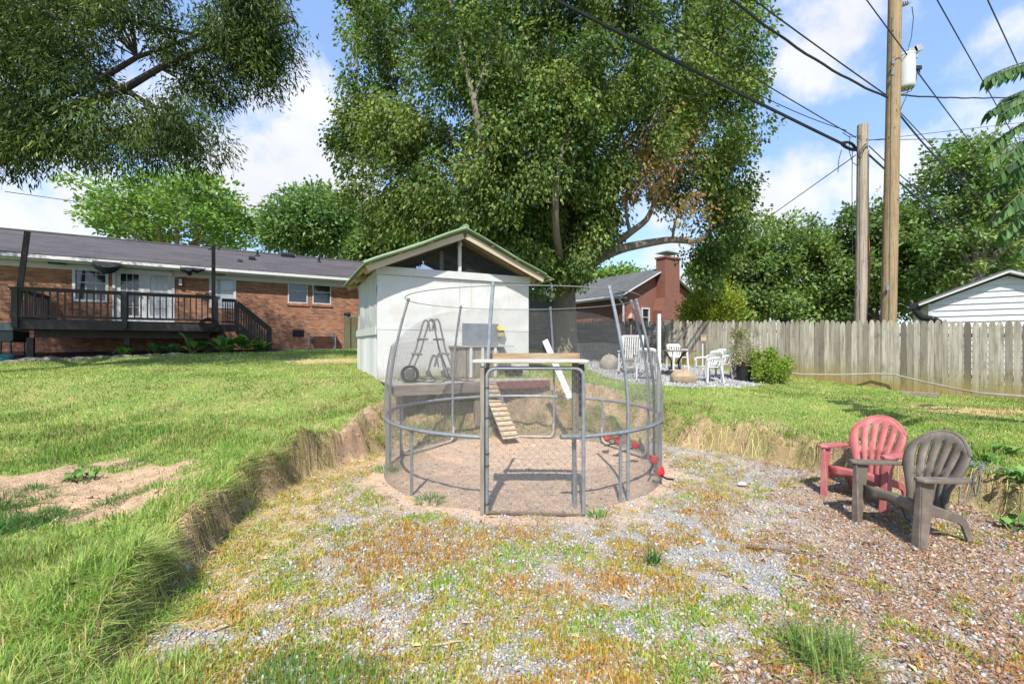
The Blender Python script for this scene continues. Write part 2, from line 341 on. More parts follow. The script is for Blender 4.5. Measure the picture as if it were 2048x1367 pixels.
def ground_col(x, y, Z=None):
    Z = Z or zones(x, y); c = np.broadcast_to(C_grass, x.shape+(3,)).copy()
    def lay(m, q):
        nonlocal c; m = np.clip(np.asarray(m, float), 0, 1)[..., None]; c = c*(1-m)+q*m
    nf = Z['nf'][..., None]
    lay(ss(.5, .75, Z['nm'])*.35, C_straw*.8); lay(Z['dryl']*.9, C_straw)
    lay(ss(.53, .68, fbm(x*2.1, y*2.1, 81, 4))*ss(1.6, .3, Z['sd'])*.9, C_clay*.95); lay(Z['dirtL'], C_clay*(.8+.4*nf))
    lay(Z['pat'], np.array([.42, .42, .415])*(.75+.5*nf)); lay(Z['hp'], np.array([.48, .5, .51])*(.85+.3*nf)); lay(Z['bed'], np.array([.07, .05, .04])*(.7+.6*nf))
    p = Z['pit']; lay(p, C_grav*(.8+.4*nf)); lay(p*ss(.42, .62, fbm(x*1.6, y*1.6, 91, 4))*.7, C_soil*1.3)
    lay(p*ss(.5, .6, fbm(x*2.3, y*2.3, 95, 4))*.6, np.array([.5, .38, .25]))
    lay(Z['mulch']*.85, C_mulch*(.7+.6*nf)); lay(Z['strawL']*.85, C_straw*(.75+.5*nf)); lay(Z['green']*.6, C_grass*.9); lay(Z['weed']*.55, np.array([.26, .21, .08]))
    rr = ss(2.3, 1.9, Z['re']+(Z['nm']-.5)*.5); inn = ss(.42, .58, Z['nm']+.2*ss(1.9, .6, np.hypot(x-.5, y-6.0)))
    lay(rr*p, np.array([.66, .45, .305])*(.85+.3*nf)); lay(rr*p*inn*.6, np.array([.56, .42, .31])*(.85+.3*nf))
    b = Z['bank']; lay(b, C_clay*(.5+.7*nf)); lay(b*ss(.46, .6, Z['nm'])*.7, C_straw*.6); lay(b*ss(2.0, 2.8, x)*ss(.42, .6, fbm(x*4, y*4, 97, 3))*.8, np.array([.27, .24, .10]))
    lay(b*(y < 3.2)*(x < 0)*.6, C_grass*.7)
    return c
def axis(*segs): return np.unique(np.round(np.concatenate([np.linspace(a, b, n) if isinstance(n, int) else np.arange(a, b, n) for a, b, n in segs]), 4))
xs = axis((-220, -30, 14), (-30, -7, 70), (-7, 6.8, .045), (6.8, 15, 60), (15, 40, 30), (40, 220, 14)); ys = axis((-80, 0, 12), (0, 1.7, 14), (1.7, 9.6, .045), (9.6, 26, 90), (26, 60, 20), (60, 400, 20))
gx, gy = np.meshgrid(xs, ys); gz = H(gx, gy); nx, ny = len(xs), len(ys)
idx = np.arange(nx*ny).reshape(ny, nx); quad = np.stack([idx[:-1, :-1], idx[:-1, 1:], idx[1:, 1:], idx[1:, :-1]], -1).reshape(-1, 4)
m, n, b = newmat('yard_ground'); a = n.n('ShaderNodeAttribute', attribute_name='col'); oc = obj_co(n)
f1 = n.noise(oc, 90, 4, .7); f2 = n.noise(oc, 14, 6, .65)
vo = n.n('ShaderNodeTexVoronoi'); vo.inputs['Scale'].default_value = 75; n.l(oc, vo.inputs['Vector'])
k = n.math('MULTIPLY', n.mr(f1, .3, .7, .65, 1.3), n.mr(f2, .3, .7, .75, 1.2)); k = n.math('MULTIPLY', k, n.mr(vo.outputs['Distance'], .1, .7, 1.15, .75))
sc = n.n('ShaderNodeVectorMath', operation='SCALE'); n.l(a.outputs['Color'], sc.inputs[0]); n.l(k, sc.inputs['Scale']); n.l(sc.outputs[0], b.inputs['Base Color'])
b.inputs['Roughness'].default_value = .95; b.inputs['Specular IOR Level'].default_value = .15
bp = n.n('ShaderNodeBump'); bp.inputs['Strength'].default_value = .7; bp.inputs['Distance'].default_value = .02
n.l(n.math('ADD', f1, n.math('MULTIPLY', vo.outputs['Distance'], .8)), bp.inputs['Height']); n.l(bp.outputs[0], b.inputs['Normal'])
g = fastmesh('ground', np.stack([gx, gy, gz], -1).reshape(-1, 3), quad, m, None, ground_col(gx, gy).reshape(-1, 3), True)
tag(g, 'sloping back yard with a dug out gravel and clay pit', 'ground', kind='structure')
# ------------------------------------------------------------------ ground cover (nobody could count it)
def sample(n, d0, d1, r0, r1):
    d = np.exp(RNG.uniform(math.log(d0), math.log(d1), n)); return d*RNG.uniform(r0, r1, n), d
def blades(x, y, h, wd, lean, col, curl=.5, base=None):
    n = len(x); z = H(x, y) if base is None else base
    a = RNG.uniform(0, 2*np.pi, n); tx, ty = lean
    wx, wy = np.cos(a)*wd/2, np.sin(a)*wd/2
    L = np.hypot(tx, ty); ht = np.sqrt(np.maximum(h*h-np.minimum(L, h*.97)**2, 0))
    b0 = np.stack([x-wx, y-wy, z-.006], 1); b1 = np.stack([x+wx, y+wy, z-.006], 1)
    mx, my, mz = x+tx*curl*.7, y+ty*curl*.7, z+ht*.62
    m0 = np.stack([mx-wx*.8, my-wy*.8, mz], 1); m1 = np.stack([mx+wx*.8, my+wy*.8, mz], 1); t = np.stack([x+tx, y+ty, z+ht], 1)
    V = np.stack([b0, b1, m1, m0, t], 1).reshape(-1, 3); i = np.arange(n)[:, None]*5
    Fc = np.concatenate([i+[0, 1, 2], i+[0, 2, 3], i+[3, 2, 4]], 1).reshape(-1, 3)
    return V, Fc, np.repeat(col, 5, 0)
def jit(c, n, s=.22, h=.08): return np.clip(np.asarray(c)*(1+RNG.normal(0, s, (n, 1)))*(1+RNG.normal(0, h, (n, 3))), .004, 1)
def lerpc(a, b, t): return np.asarray(a)*(1-t[:, None])+np.asarray(b)*t[:, None]
def rnd_lean(n, s): a = RNG.uniform(0, 2*np.pi, n); q = np.abs(RNG.normal(0, s, n)); return q*np.cos(a), q*np.sin(a)
# lawn
x, y = sample(520000, 2.0, 24, -1.6, 1.7); Z = zones(x, y)
house_v = (x-HF.ox)*-HF.s+(y-HF.oy)*HF.c
keep = (~Z['pit']) & (~(Z['bank'] & (RNG.random(len(x)) > .55*(y > 6)*(np.abs(x) < 2.2)+.30*(x >= 2.2)+.12))) & (~Z['pat'] | (RNG.random(len(x)) < .03)) & ~Z['bed'] & ~Z['hp'] & (Z['dirtL'] < RNG.uniform(.1, .5, len(x))) & (house_v < -.1)
keep &= RNG.random(len(x)) > Z['dryl']*.6
dirty = ss(.53, .68, fbm(x*2.1, y*2.1, 81, 4))*ss(1.6, .3, Z['sd']); keep &= RNG.random(len(x)) > dirty*.85
sh_u = (x-SF.ox)*SF.c+(y-SF.oy)*SF.s; sh_v = -(x-SF.ox)*SF.s+(y-SF.oy)*SF.c
keep &= ~((sh_u > -.02) & (sh_u < 3.55) & (sh_v > -.02) & (sh_v < 3.2))
x, y = x[keep], y[keep]; Z = {q: v[keep] for q, v in Z.items()}; n_ = len(x)
t = np.clip(ss(.4, .75, Z['nm']*.6+Z['nf']*.4)*.55+Z['dryl']+RNG.normal(.08, .2, n_), 0, 1)
tuft = ss(.50, .66, fbm(x*1.7, y*1.7, 61, 4))
gcol = lerpc([.22, .35, .07], [.34, .46, .11], RNG.random(n_)); c = gcol*(1-(t*.75)[:, None])+np.array([.50, .47, .18])*(t*.75)[:, None]
c = np.where(((RNG.random(n_) < .10) | (RNG.random(n_) < Z['dryl']*.8))[:, None], np.array([.50, .40, .20]), c); c = c*(1-.25*tuft[:, None])
c = c*(.72+.56*fbm(x*.8, y*.8, 141, 3)+.0)[:, None]*np.where(fbm(x*1.1, y*1.1, 151, 4)[:, None] > .60, np.array([.72, .88, .7]), 1.0); c = jit(c, n_, .2); h = (.022+.026*RNG.random(n_))*(1+1.0*tuft*ss(10, 5, y)); lx, ly = rnd_lean(n_, .024)
lawn = blades(x, y, h, .004+.0013*y*RNG.uniform(.7, 1.3, n_), (lx, ly), c)
tag(fastmesh('lawn_grass', lawn[0], lawn[1], grassm, None, lawn[2]), 'short mown green lawn with dry yellow patches on the upper yard', 'grass', kind='stuff')
# long grass: bottom left corner, tussocks and the lip of the bank
def clumps(cx_, cy_, nb, rad, hh, hvar, leanx, leany, ls, wd, pal):
    k = len(cx_); n = k*nb; cxx = np.repeat(cx_, nb); cyy = np.repeat(cy_, nb); rr = np.repeat(np.broadcast_to(rad, k), nb)
    a = RNG.uniform(0, 2*np.pi, n); q = np.sqrt(RNG.random(n))*rr; ox, oy = q*np.cos(a), q*np.sin(a)
    h = np.repeat(np.broadcast_to(hh, k), nb)*RNG.uniform(1-hvar, 1+hvar, n)
    lx = np.repeat(np.broadcast_to(leanx, k), nb)*h+ox*.9+RNG.normal(0, ls, n)*h; ly = np.repeat(np.broadcast_to(leany, k), nb)*h+oy*.9+RNG.normal(0, ls, n)*h
    t = np.clip(np.repeat(RNG.random(k), nb)*.65+RNG.random(n)*.5-.1, 0, .999); pal = np.asarray(pal); p = t*(len(pal)-1); i = p.astype(int)
    c = pal[i]*(1-(p-i))[:, None]+pal[np.minimum(i+1, len(pal)-1)]*(p-i)[:, None]
    return blades(cxx+ox, cyy+oy, h, wd*RNG.uniform(.7, 1.3, n), (lx, ly), jit(c, n, .18), .45)
def join(L):
    V, Fc, C, o = [], [], [], 0
    for v, f, c in L: V.append(v); Fc.append(f+o); C.append(c); o += len(v)
    return np.concatenate(V), np.concatenate(Fc), np.concatenate(C)
GP = [[.15, .28, .055], [.22, .38, .075], [.32, .46, .11], [.52, .48, .20], [.62, .52, .28]]
L = []
x, y = sample(2600, 1.7, 3.3, -1.7, -.42); sd = poly_sd(PIT, x, y); k = (sd > -.5*ss(3.0, 2.2, y)) & (fbm(x*2, y*2, 7, 3) > .43)
L.append(clumps(x[k], y[k], 26, .12, .05+.11*fbm(x[k]*2.5, y[k]*2.5, 7, 3)**1.5, .5, .10, -.05, .5, .0055, GP))
def along(i0, i1, n, o0, o1):
    seg = PIT[i0:i1+1]; ln = np.hypot(*np.diff(seg, axis=0).T); cs = np.concatenate([[0], np.cumsum(ln)]); s_ = RNG.uniform(0, cs[-1], n); i = np.clip(np.searchsorted(cs, s_)-1, 0, len(ln)-1); t = ((s_-cs[i])/ln[i])[:, None]
    p = seg[i]*(1-t)+seg[i+1]*t; d = (seg[i+1]-seg[i])/ln[i][:, None]; nn = np.stack([-d[:, 1], d[:, 0]], 1); o = RNG.uniform(o0, o1, n)[:, None]; p = p+nn*o; return p[:, 0], p[:, 1], -nn[:, 0], -nn[:, 1]
x, y, ix, iy = along(1, 8, 620, .10, .46); k = vn(x*2.0, y*2.0, 77) > .28
L.append(clumps(x[k], y[k], 30, .10, .07+.10*vn(x[k]*1.5, y[k]*1.5, 5), .5, ix[k]*.34, iy[k]*.34-.03, .6, .006, GP))
x, y, ix, iy = along(1, 9, 170, .10, .2); k = vn(x*2.6, y*2.6, 78) > .5
L.append(clumps(x[k], y[k], 20, .07, .11, .6, ix[k]*.7, iy[k]*.7, .6, .005, GP[2:]))
x, y, ix, iy = along(9, 22, 620, .12, .75); k = vn(x*2.2, y*2.2, 79) > .36
L.append(clumps(x[k], y[k], 26, .09, .08, .5, ix[k]*.4, iy[k]*.4, .45, .007, GP))
x, y = sample(1800, 3.2, 6.5, -1.5, -.35); sd = sdp(x, y); k = (sd > .3) & (sd < 1.0) & (fbm(x*2.5, y*2.5, 13, 3) > .52)
L.append(clumps(x[k], y[k], 30, .1, .11, .4, .15, -.1, .25, .006, GP[:4]))
x, y = sample(900, 3.3, 5.6, -1.45, -.6); Zq = zones(x, y); k = (Zq['dirtL'] > .2) & (fbm(x*2.4, y*2.4, 17, 3) > .555)
L.append(clumps(x[k], y[k], 60, .13, .07, .4, .0, -.05, .3, .006, [[.05, .13, .035], [.08, .19, .04], [.14, .24, .05]]))
x, y = sample(1500, 3.3, 9.5, .25, 1.6); sd = sdp(x, y); k = (sd > .03) & (sd < .9) & (fbm(x*2, y*2, 19, 3) > .50)
L.append(clumps(x[k], y[k], 26, .09, .085, .4, -.25, -.2, .3, .006, GP))
x, y = sample(900, 7.4, 10.5, -.55, .45); sd = sdp(x, y); k = (sd > .15) & (sd < 1.3) & (fbm(x*2, y*2, 23, 3) > .48)
L.append(clumps(x[k], y[k], 24, .1, .10, .4, 0, -.25, .3, .007, [[.07, .14, .03], [.16, .22, .05], [.3, .28, .1], [.5, .4, .2]]))
T = join(L); tag(fastmesh('long_grass', T[0], T[1], grassm, None, T[2]), 'long green and straw coloured grass hanging over the bank edges', 'grass', kind='stuff')
# fine green grass in the pit, and crabgrass weeds
L = []
x, y = sample(90000, 1.9, 3.6, -1.0, .75); Zq = zones(x, y); k = (Zq['green'] > RNG.uniform(.15, .9, len(x))) & (RNG.random(len(x)) < .8)
n_ = k.sum(); L.append(blades(x[k], y[k], RNG.uniform(.03, .085, n_), .0035, rnd_lean(n_, .03), jit(lerpc([.10, .24, .045], [.30, .36, .10], RNG.random(n_)**1.5), n_)))
x, y = sample(26000, 1.9, 7.5, -1.0, 1.15); Zq = zones(x, y); k = (Zq['weed'] > RNG.uniform(.3, .95, len(x))) & (Zq['run'] < .15) & (Zq['re'] > 2.0)
x, y = x[k], y[k]
tw = np.array([[.47, .24, .07], [.47, .33, .085], [.42, .40, .085], [.30, .40, .07], [.19, .37, .06]]); t = np.clip(fbm(x*2.2, y*2.2, 29, 3)*1.7-.47+RNG.normal(0, .17, len(x)), 0, .999)
nb = 11; n_ = len(x)*nb; X = np.repeat(x, nb)+RNG.normal(0, .022, n_); Y = np.repeat(y, nb)+RNG.normal(0, .022, n_); tt = np.clip(np.repeat(t, nb)+RNG.normal(0, .14, n_), 0, .999)*4; i = tt.astype(int)
c = tw[i]*(1-(tt-i))[:, None]+tw[np.minimum(i+1, 4)]*(tt-i)[:, None]
h = RNG.uniform(.012, .042, n_)*np.repeat(RNG.uniform(.6, 1.3, len(x)), nb); L.append(blades(X, Y, h, RNG.uniform(.006, .013, n_), rnd_lean(n_, .030), jit(c, n_, .22), .7))
T = join(L); tag(fastmesh('crabgrass_weeds', T[0], T[1], grassm, None, T[2]), 'patchy green and orange crabgrass growing through the gravel', 'weeds', kind='stuff')
# straw, dead needles
x, y = sample(150000, 1.9, 11, -1.3, 1.4); Zq = zones(x, y); pr = Zq['strawL']*.9+Zq['mulch']*.75+.20*Zq['pit']*(Zq['run'] < .3)+.10*Zq['run']*Zq['pit']*.3+Zq['bank']*.5+Zq['dryl']*.8*(~Zq['pit'])+.25*Zq['dirtL']
k = RNG.random(len(x)) < pr*.8; x, y = x[k], y[k]; n_ = len(x); ml = Zq['mulch'][k]
c = np.where((RNG.random(n_) < ml*.8)[:, None], np.array([.30, .16, .09]), lerpc([.62, .48, .24], [.46, .31, .11], RNG.random(n_)))
a = RNG.uniform(0, 2*np.pi, n_); q = RNG.uniform(.04, .12, n_); hgt = q*1.03
S_ = blades(x, y, hgt, RNG.uniform(.002, .0042, n_)*(1+.1*y), (q*np.cos(a), q*np.sin(a)), jit(c, n_, .2), .7)
# strands draped over the bank lip
xa, ya, ia, ja = along(1, 10, 1900, -.03, .20); xb, yb, ib, jb = along(9, 22, 2200, .0, .4)
xx, yy, ix, iy = [np.concatenate(q) for q in ((xa, xb), (ya, yb), (ia, ib), (ja, jb))]; k = vn(xx*3, yy*3, 131) > .45; xx, yy, ix, iy = xx[k], yy[k], ix[k], iy[k]; n_ = len(xx)
ln = RNG.uniform(.03, .15, n_); gs_ = RNG.normal(0, .75, n_); sx_, sy_ = -iy*gs_+ix, ix*gs_+iy; wv = RNG.uniform(.0018, .004, n_); rows = []
for t in (0, .35, .7, 1): px_, py_ = xx+sx_*ln*t, yy+sy_*ln*t; rows.append((px_, py_, H(px_, py_)+.012+.03*t*(1-t)*4*RNG.random(n_)))
Vd = np.stack([np.stack([p_[0]+s_*wv*-iy, p_[1]+s_*wv*ix, p_[2]], 1) for p_ in rows for s_ in (-1, 1)], 1).reshape(-1, 3); i = np.arange(n_)[:, None]*8
Fd = np.concatenate([i+[2*j, 2*j+1, 2*j+3] for j in range(3)]+[i+[2*j, 2*j+3, 2*j+2] for j in range(3)], 1).reshape(-1, 3)
cd = np.where((RNG.random(n_) < .3)[:, None], np.array([.22, .14, .08]), lerpc([.58, .47, .25], [.38, .36, .12], RNG.random(n_)))
# fallen leaves
xl, yl = sample(650, 1.9, 8, -1.1, 1.3); k = zones(xl, yl)['pit']; xl, yl = xl[k], yl[k]; nl_ = len(xl); al = RNG.uniform(0, 6.28, nl_); rl = RNG.uniform(.012, .035, nl_); zl_ = H(xl, yl)+.012
lv = np.stack([np.stack([xl+rl*a_*np.cos(al)-rl*b_*np.sin(al), yl+rl*a_*np.sin(al)+rl*b_*np.cos(al), zl_+h_*rl], 1) for a_, b_, h_ in ((-1, 0, .1), (0, .45, .5), (1, 0, .2), (0, -.45, .4))], 1).reshape(-1, 3); lf = (np.arange(nl_)[:, None]*4+np.array([[0, 1, 2, 0, 2, 3]])).reshape(-1, 3)
S_ = join([S_, (Vd, Fd, np.repeat(jit(cd, n_, .18), 8, 0)), (lv, lf, np.repeat(jit(lerpc([.40, .24, .12], [.58, .48, .32], RNG.random(nl_)), nl_, .2), 4, 0))])
tag(fastmesh('dead_grass', S_[0], S_[1], dry, None, S_[2]), 'loose dry straw and dead grass lying over the ground', 'straw', kind='stuff')
# gravel and wood chips
OV = np.array([[1, 0, 0], [-1, 0, 0], [0, 1, 0], [0, -1, 0], [0, 0, 1], [0, 0, -1]], float); OF = np.array([[0, 2, 4], [2, 1, 4], [1, 3, 4], [3, 0, 4], [2, 0, 5], [1, 2, 5], [3, 1, 5], [0, 3, 5]])
def stones(x, y, r, col, flat=(.7, 1.2, .35, .8), lift=.25):
    n = len(x); v = OV[None]*(r[:, None]*np.stack([RNG.uniform(flat[0], flat[1], n), RNG.uniform(flat[0], flat[1], n), RNG.uniform(flat[2], flat[3], n)], 1))[:, None, :]
    v = v+RNG.normal(0, .12, v.shape)*r[:, None, None]
    a = RNG.uniform(0, 2*np.pi, n); b = RNG.normal(0, .45, n); ca, sa, cb, sb = np.cos(a)[:, None], np.sin(a)[:, None], np.cos(b)[:, None], np.sin(b)[:, None]
    X, Y, Zz = v[..., 0], v[..., 1]*cb-v[..., 2]*sb, v[..., 1]*sb+v[..., 2]*cb
    V = np.stack([X*ca-Y*sa+x[:, None], X*sa+Y*ca+y[:, None], Zz+(H(x, y)+r*lift)[:, None]], -1).reshape(-1, 3)
    return V, (OF[None]+np.arange(n)[:, None, None]*6).reshape(-1, 3), np.repeat(col, 6, 0)
x, y = sample(95000, 1.9, 8.4, -.95, 1.15); Zq = zones(x, y); pr = Zq['pit']*(.85-.40*Zq['mulch']-.6*Zq['strawL']-.4*Zq['green']-.68*Zq['run'])*ss(.2, .6, Zq['nb']+.25)
k = RNG.random(len(x)) < pr; x, y = x[k], y[k]; n_ = len(x)
c = jit(lerpc([.40, .40, .40], [.24, .24, .24], RNG.random(n_)), n_, .16, .02); c = np.where((RNG.random(n_) < .12)[:, None], c*np.array([1.2, .95, .75]), c)
G_ = stones(x, y, np.minimum(RNG.gamma(4.0, .0019, n_)+.002, .022)*(.85+.06*y), c)
x, y = sample(30000, 2.4, 10.2, -1.1, 1.25); Zq = zones(x, y); k = RNG.random(len(x)) < np.where(Zq['bank'], .75, 0)+.5*Zq['dirtL']+.12*ss(.0, -.25, Zq['sd'])*ss(-.6, -.1, Zq['sd'])+.10*(Zq['re'] < 2.1)*Zq['pit']
xc, yc = x[k], y[k]; n_ = len(xc); cc_ = ground_col(xc, yc); cc_ = np.where((RNG.random(n_) < .55)[:, None], C_clay*.85, cc_*.9)
CL = stones(xc, yc, np.minimum(RNG.gamma(1.6, .006, n_)+.003, .034)*(.8+.03*yc), jit(cc_*.92, n_, .16, .03), (.6, 1.3, .3, .6), .1); tag(fastmesh('clay_clods', CL[0], CL[1], stonem, None, CL[2]), 'crumbled reddish clay clods on the dug banks', 'soil', kind='stuff')
x, y = sample(5500, 10.2, 18.5, .1, .62); k = (poly_sd(PAT, x, y) < .1); x, y = x[k], y[k]; n_ = len(x)
G2 = stones(x, y, RNG.uniform(.02, .045, n_), jit(lerpc([.47, .47, .465], [.20, .20, .195], RNG.random(n_)), n_, .15, .02))
T = join([G_, G2]); tag(fastmesh('gravel', T[0], T[1], stonem, None, T[2]), 'loose grey crushed stone spread over the pit and patio', 'gravel', kind='stuff')
x, y = sample(70000, 1.9, 6.8, .1, 1.45); Zq = zones(x, y); k = RNG.random(len(x)) < Zq['mulch']*(.25+.75*ss(.42, .58, fbm(x*2.6, y*2.6, 111, 4))); x, y = x[k], y[k]; n_ = len(x)
c = jit(lerpc([.52, .355, .235], [.25, .15, .095], RNG.random(n_)), n_, .28, .05); c = np.where((RNG.random(n_) < .14)[:, None], np.array([.42, .36, .28]), c); c = np.where((RNG.random(n_) < .03)[:, None], np.array([.5, .2, .09]), c)
v, f, cc = stones(x, y, RNG.uniform(.008, .022, n_), c, (.16, 1.6, .05, .13), .2)
tag(fastmesh('wood_mulch', v, f, dry, None, cc), 'brown wood chip mulch scattered around the garden chairs', 'mulch', kind='stuff')
# ------------------------------------------------------------------ brick house on the left
brick_h = brick('tan_brick', [(.08, .03, .022), (.31, .105, .05), (.36, .155, .075), (.45, .245, .135), (.032, .02, .018), (.40, .19, .10), (.24, .075, .042)], (.29, .235, .185))
brick_r = brick('red_brick', [(.17, .058, .042), (.235, .082, .056), (.20, .066, .047), (.26, .098, .066), (.13, .048, .036)], (.25, .17, .135))
shing = shingle('brown_shingles', (.075, .066, .070), (.115, .10, .105)); shing_g = shingle('grey_shingles', (.10, .105, .10), (.15, .15, .14))
house = thing('brick_house', 'long low brick ranch house with dark shingle roof behind the deck', 'house', (HF.ox, HF.oy, HF.z0), HA)
U0, U1, ZW = -7.0, hu1+3.0, 3.36; ZR = 4.95
def hb(x0, y0, x1, y1, v=0):
    a = HF.uv(x0, (y0+y1)/2, v)[0]; b = HF.uv(x1, (y0+y1)/2, v)[0]; um = (x0+x1)/2
    return a, b, HF.uv(um, y1, v)[1], HF.uv(um, y0, v)[1]
win1 = hb(151, 531, 211, 599); fd = hb(231, 541, 344, 643); stw = hb(424, 549, 467, 612); w3 = hb(578, 559, 613, 604); w4 = hb(627, 562, 660, 606); vent = hb(586, 660, 607, 672)
ops = [win1, fd, stw, w3, w4]
mb = MB(); hole_wall(mb, U0, U1, -.3, ZW, 0, .2, ops); mb.box(U0, U0+.2, .2, 8.2, -.3, ZW); mb.box(U1-.2, U1, .2, 8.2, -.3, ZW); mb.box(U0+.2, U1-.2, 8.0, 8.2, -.3, ZW)
for ue in (U0, U1-.2): mb.add([(ue, 0, ZW), (ue, 8.2, ZW), (ue, 4.1, ZR-.1), (ue+.2, 0, ZW), (ue+.2, 8.2, ZW), (ue+.2, 4.1, ZR-.1)], [(0, 2, 1), (3, 4, 5), (0, 3, 5, 2), (1, 2, 5, 4)])
mb.build('wall', brick_h, house)
inner = M('dim_room', (.05, .045, .04), .9); MB().box(U0+.3, U1-.3, 1.6, 1.7, 0, ZW-.05).box(U0+.3, U1-.3, .25, 1.55, .95, 1.0).build('interior', inner, house)
def roof_slab(mb, u0, u1, ye, ze, yr, zr, t=.05): mb.add([(u0, ye, ze), (u1, ye, ze), (u1, yr, zr), (u0, yr, zr), (u0, ye, ze-t), (u1, ye, ze-t), (u1, yr, zr-t), (u0, yr, zr-t)], [(0, 1, 2, 3), (7, 6, 5, 4), (4, 5, 1, 0), (5, 6, 2, 1), (6, 7, 3, 2), (7, 4, 0, 3)])
mb = MB(); roof_slab(mb, U0-.4, U1+.4, -.47, ZW+.14, 4.1, ZR+.12); roof_slab(mb, U1+.4, U0-.4, 8.67, ZW+.14, 4.1, ZR+.12); roof = mb.build('roof', shing, house)
mb = MB().tube([(U0-.4, 4.1, ZR+.13), (U1+.4, 4.1, ZR+.13)], .07, 6); mb.build('ridge_cap', shing, roof)
mb = MB().box(U0-.4, U1+.4, -.39, -.36, ZW-.10, ZW+.09).box(U0-.4, U1+.4, -.36, 0, ZW-.06, ZW-.03).box(U0+.01, U1-.01, -.03, -.003, ZW-.30, ZW-.06); mb.build('fascia', trimw, house)
mb = MB(); mb.prism([(-.50, ZW+.10), (-.52, ZW-.02), (-.43, ZW-.04), (-.40, ZW+.0), (-.40, ZW+.10)], U0-.4, U1+.4, lambda a, b, c: (c, a, b)); mb.build('gutter', trimw, house)
def roofz(y): return ZW+.14+(y+.47)/(4.57)*(ZR-ZW-.02)
def roof_at(px, py):    # where a picture ray meets the near roof slope
    lo, hi = -.4, 4.0
    for _ in range(40):
        v = (lo+hi)/2; u, z = HF.uv(px, py, v)
        if z > roofz(v): lo = v
        else: hi = v
    return u, v
for px, py, r, h in ((515, 512, .05, .28), (638, 524, .05, .3)):
    u, v = roof_at(px, py); MB().lathe([(.13, -.04), (.10, .05), (r, .07), (r, h), (r*.8, h)], 10, (u, v, roofz(v))).build('roof_pipe', blackmetal, roof)
for px, py, w_, d_, h in ((504, 519, .28, .3, .11), (575, 513, .62, .45, .12), (480, 523, .2, .2, .05)):
    u, v = roof_at(px, py); z = roofz(v); MB().prism([(-d_/2, -.12), (-d_/2, h-.05), (-d_/2+.05, h), (d_/2, h+d_*.33), (d_/2, .0)], -w_/2, w_/2, lambda a, b, c: (u+c, v+a, z+b)).build('roof_vent', blackmetal, roof)
def window(rect, cols, rows, parent, fm=trimw, pm=glass_d, fw=.07, split=True, name='window', grid=True, y=0.0, sill=False):
    a, b, z0, z1 = rect; f = MB(); yo, yi = y-.025, y+.10
    f.box(a-fw, a, yo, yi, z0-fw, z1+fw).box(b, b+fw, yo, yi, z0-fw, z1+fw).box(a, b, yo, yi, z1, z1+fw).box(a, b, yo-(.03 if sill else 0), yi, z0-fw, z0)
    g = .018
    if split: f.box(a, b, y+.03, y+.075, (z0+z1)/2-.02, (z0+z1)/2+.02)
    if grid:
        for i in range(1, cols): q = a+(b-a)*i/cols; f.box(q-g/2, q+g/2, y+.04, y+.052, z0, z1)
        for j in range(1, rows):
            q = z0+(z1-z0)*j/rows
            if not (split and abs(q-(z0+z1)/2) < .02): f.box(a, b, y+.041, y+.051, q-g/2, q+g/2)
    o = f.build(name, fm, parent); MB().box(a, b, y+.055, y+.065, z0, z1).build('pane', pm, o)
    return o
window(win1, 3, 4, house, fw=.09)
a, b, z0, z1 = fd; mid = (a+b)/2
f = MB().box(a-.09, a, -.03, .1, z0, z1+.09).box(b, b+.09, -.03, .1, z0, z1+.09).box(a, b, -.03, .1, z1, z1+.09).box(a, b, -.05, .12, z0-.08, z0); f.build('door_frame', trimw, house)
for x0, x1, pm in ((a, mid-.03, glass_d), (mid+.03, b, glass_w)):
    d = MB().box(x0, x0+.15, .02, .07, z0, z1).box(x1-.15, x1, .02, .07, z0, z1).box(x0+.15, x1-.15, .02, .07, z1-.17, z1).box(x0+.15, x1-.15, .02, .07, z0, z0+.24)
    for i in (1, 2): q = x0+.15+(x1-x0-.3)*i/3; d.box(q-.009, q+.009, .035, .045, z0+.24, z1-.17)
    for j in range(1, 5): q = z0+.24+(z1-z0-.41)*j/5; d.box(x0+.15, x1-.15, .036, .044, q-.009, q+.009)
    o = d.build('door', trimw, house); MB().box(x0+.15, x1-.15, .05, .056, z0+.24, z1-.17).build('pane', pm, o)
    MB().lathe([(.025, 0), (.03, .02), (.02, .05)], 8, (0, 0, 0)).build('handle', greymetal, o).location = (x1-.07 if x0 == a else x0+.07, -.02, z0+1.0)
MB().box(mid-.028, mid+.028, .02, .1, z0, z1).build('door_post', trimw, house)
window(stw, 1, 2, house, fw=.1, pm=glass_w, grid=False)
window(w3, 1, 4, house, fw=.05, fm=trimw, grid=False); window(w4, 1, 4, house, fw=.05, grid=False)
for q in (w3, w4): MB().box(q[0]-.1, q[1]+.1, -.05, -.002, q[2]-.17, q[2]-.055).build('brick_sill', brick_h, house)
for (px, py) in ((250, 556), (638, 580)):
    u, z = HF.uv(px, py, .5); MB().lathe([(.0, -.07), (.05, -.05), (.065, 0), (.05, .05), (0, .07)], 10, (u, .5, z), False).build('lamp', glow, house)
vv = MB()
a, b, z0, z1 = vent
for i in range(5): vv.box(a, b, -.02, -.004, z0+(z1-z0)*i/5, z0+(z1-z0)*(i+.6)/5)
vv.box(a-.02, b+.02, -.012, -.002, z0-.02, z1+.02).build('foundation_vent', blackmetal, house)
u, z = HF.uv(361, 564, -.08)
lan = MB().box(u-.08, u+.08, -.05, -.003, z-.16, z+.16).box(u-.07, u+.07, -.15, -.05, z+.13, z+.16).box(u-.07, u+.07, -.15, -.05, z-.16, z-.13).build('wall_lantern', blackmetal, house); MB().box(u-.055, u+.055, -.14, -.055, z-.125, z+.125).build('lantern_glass', plastic_w, lan)
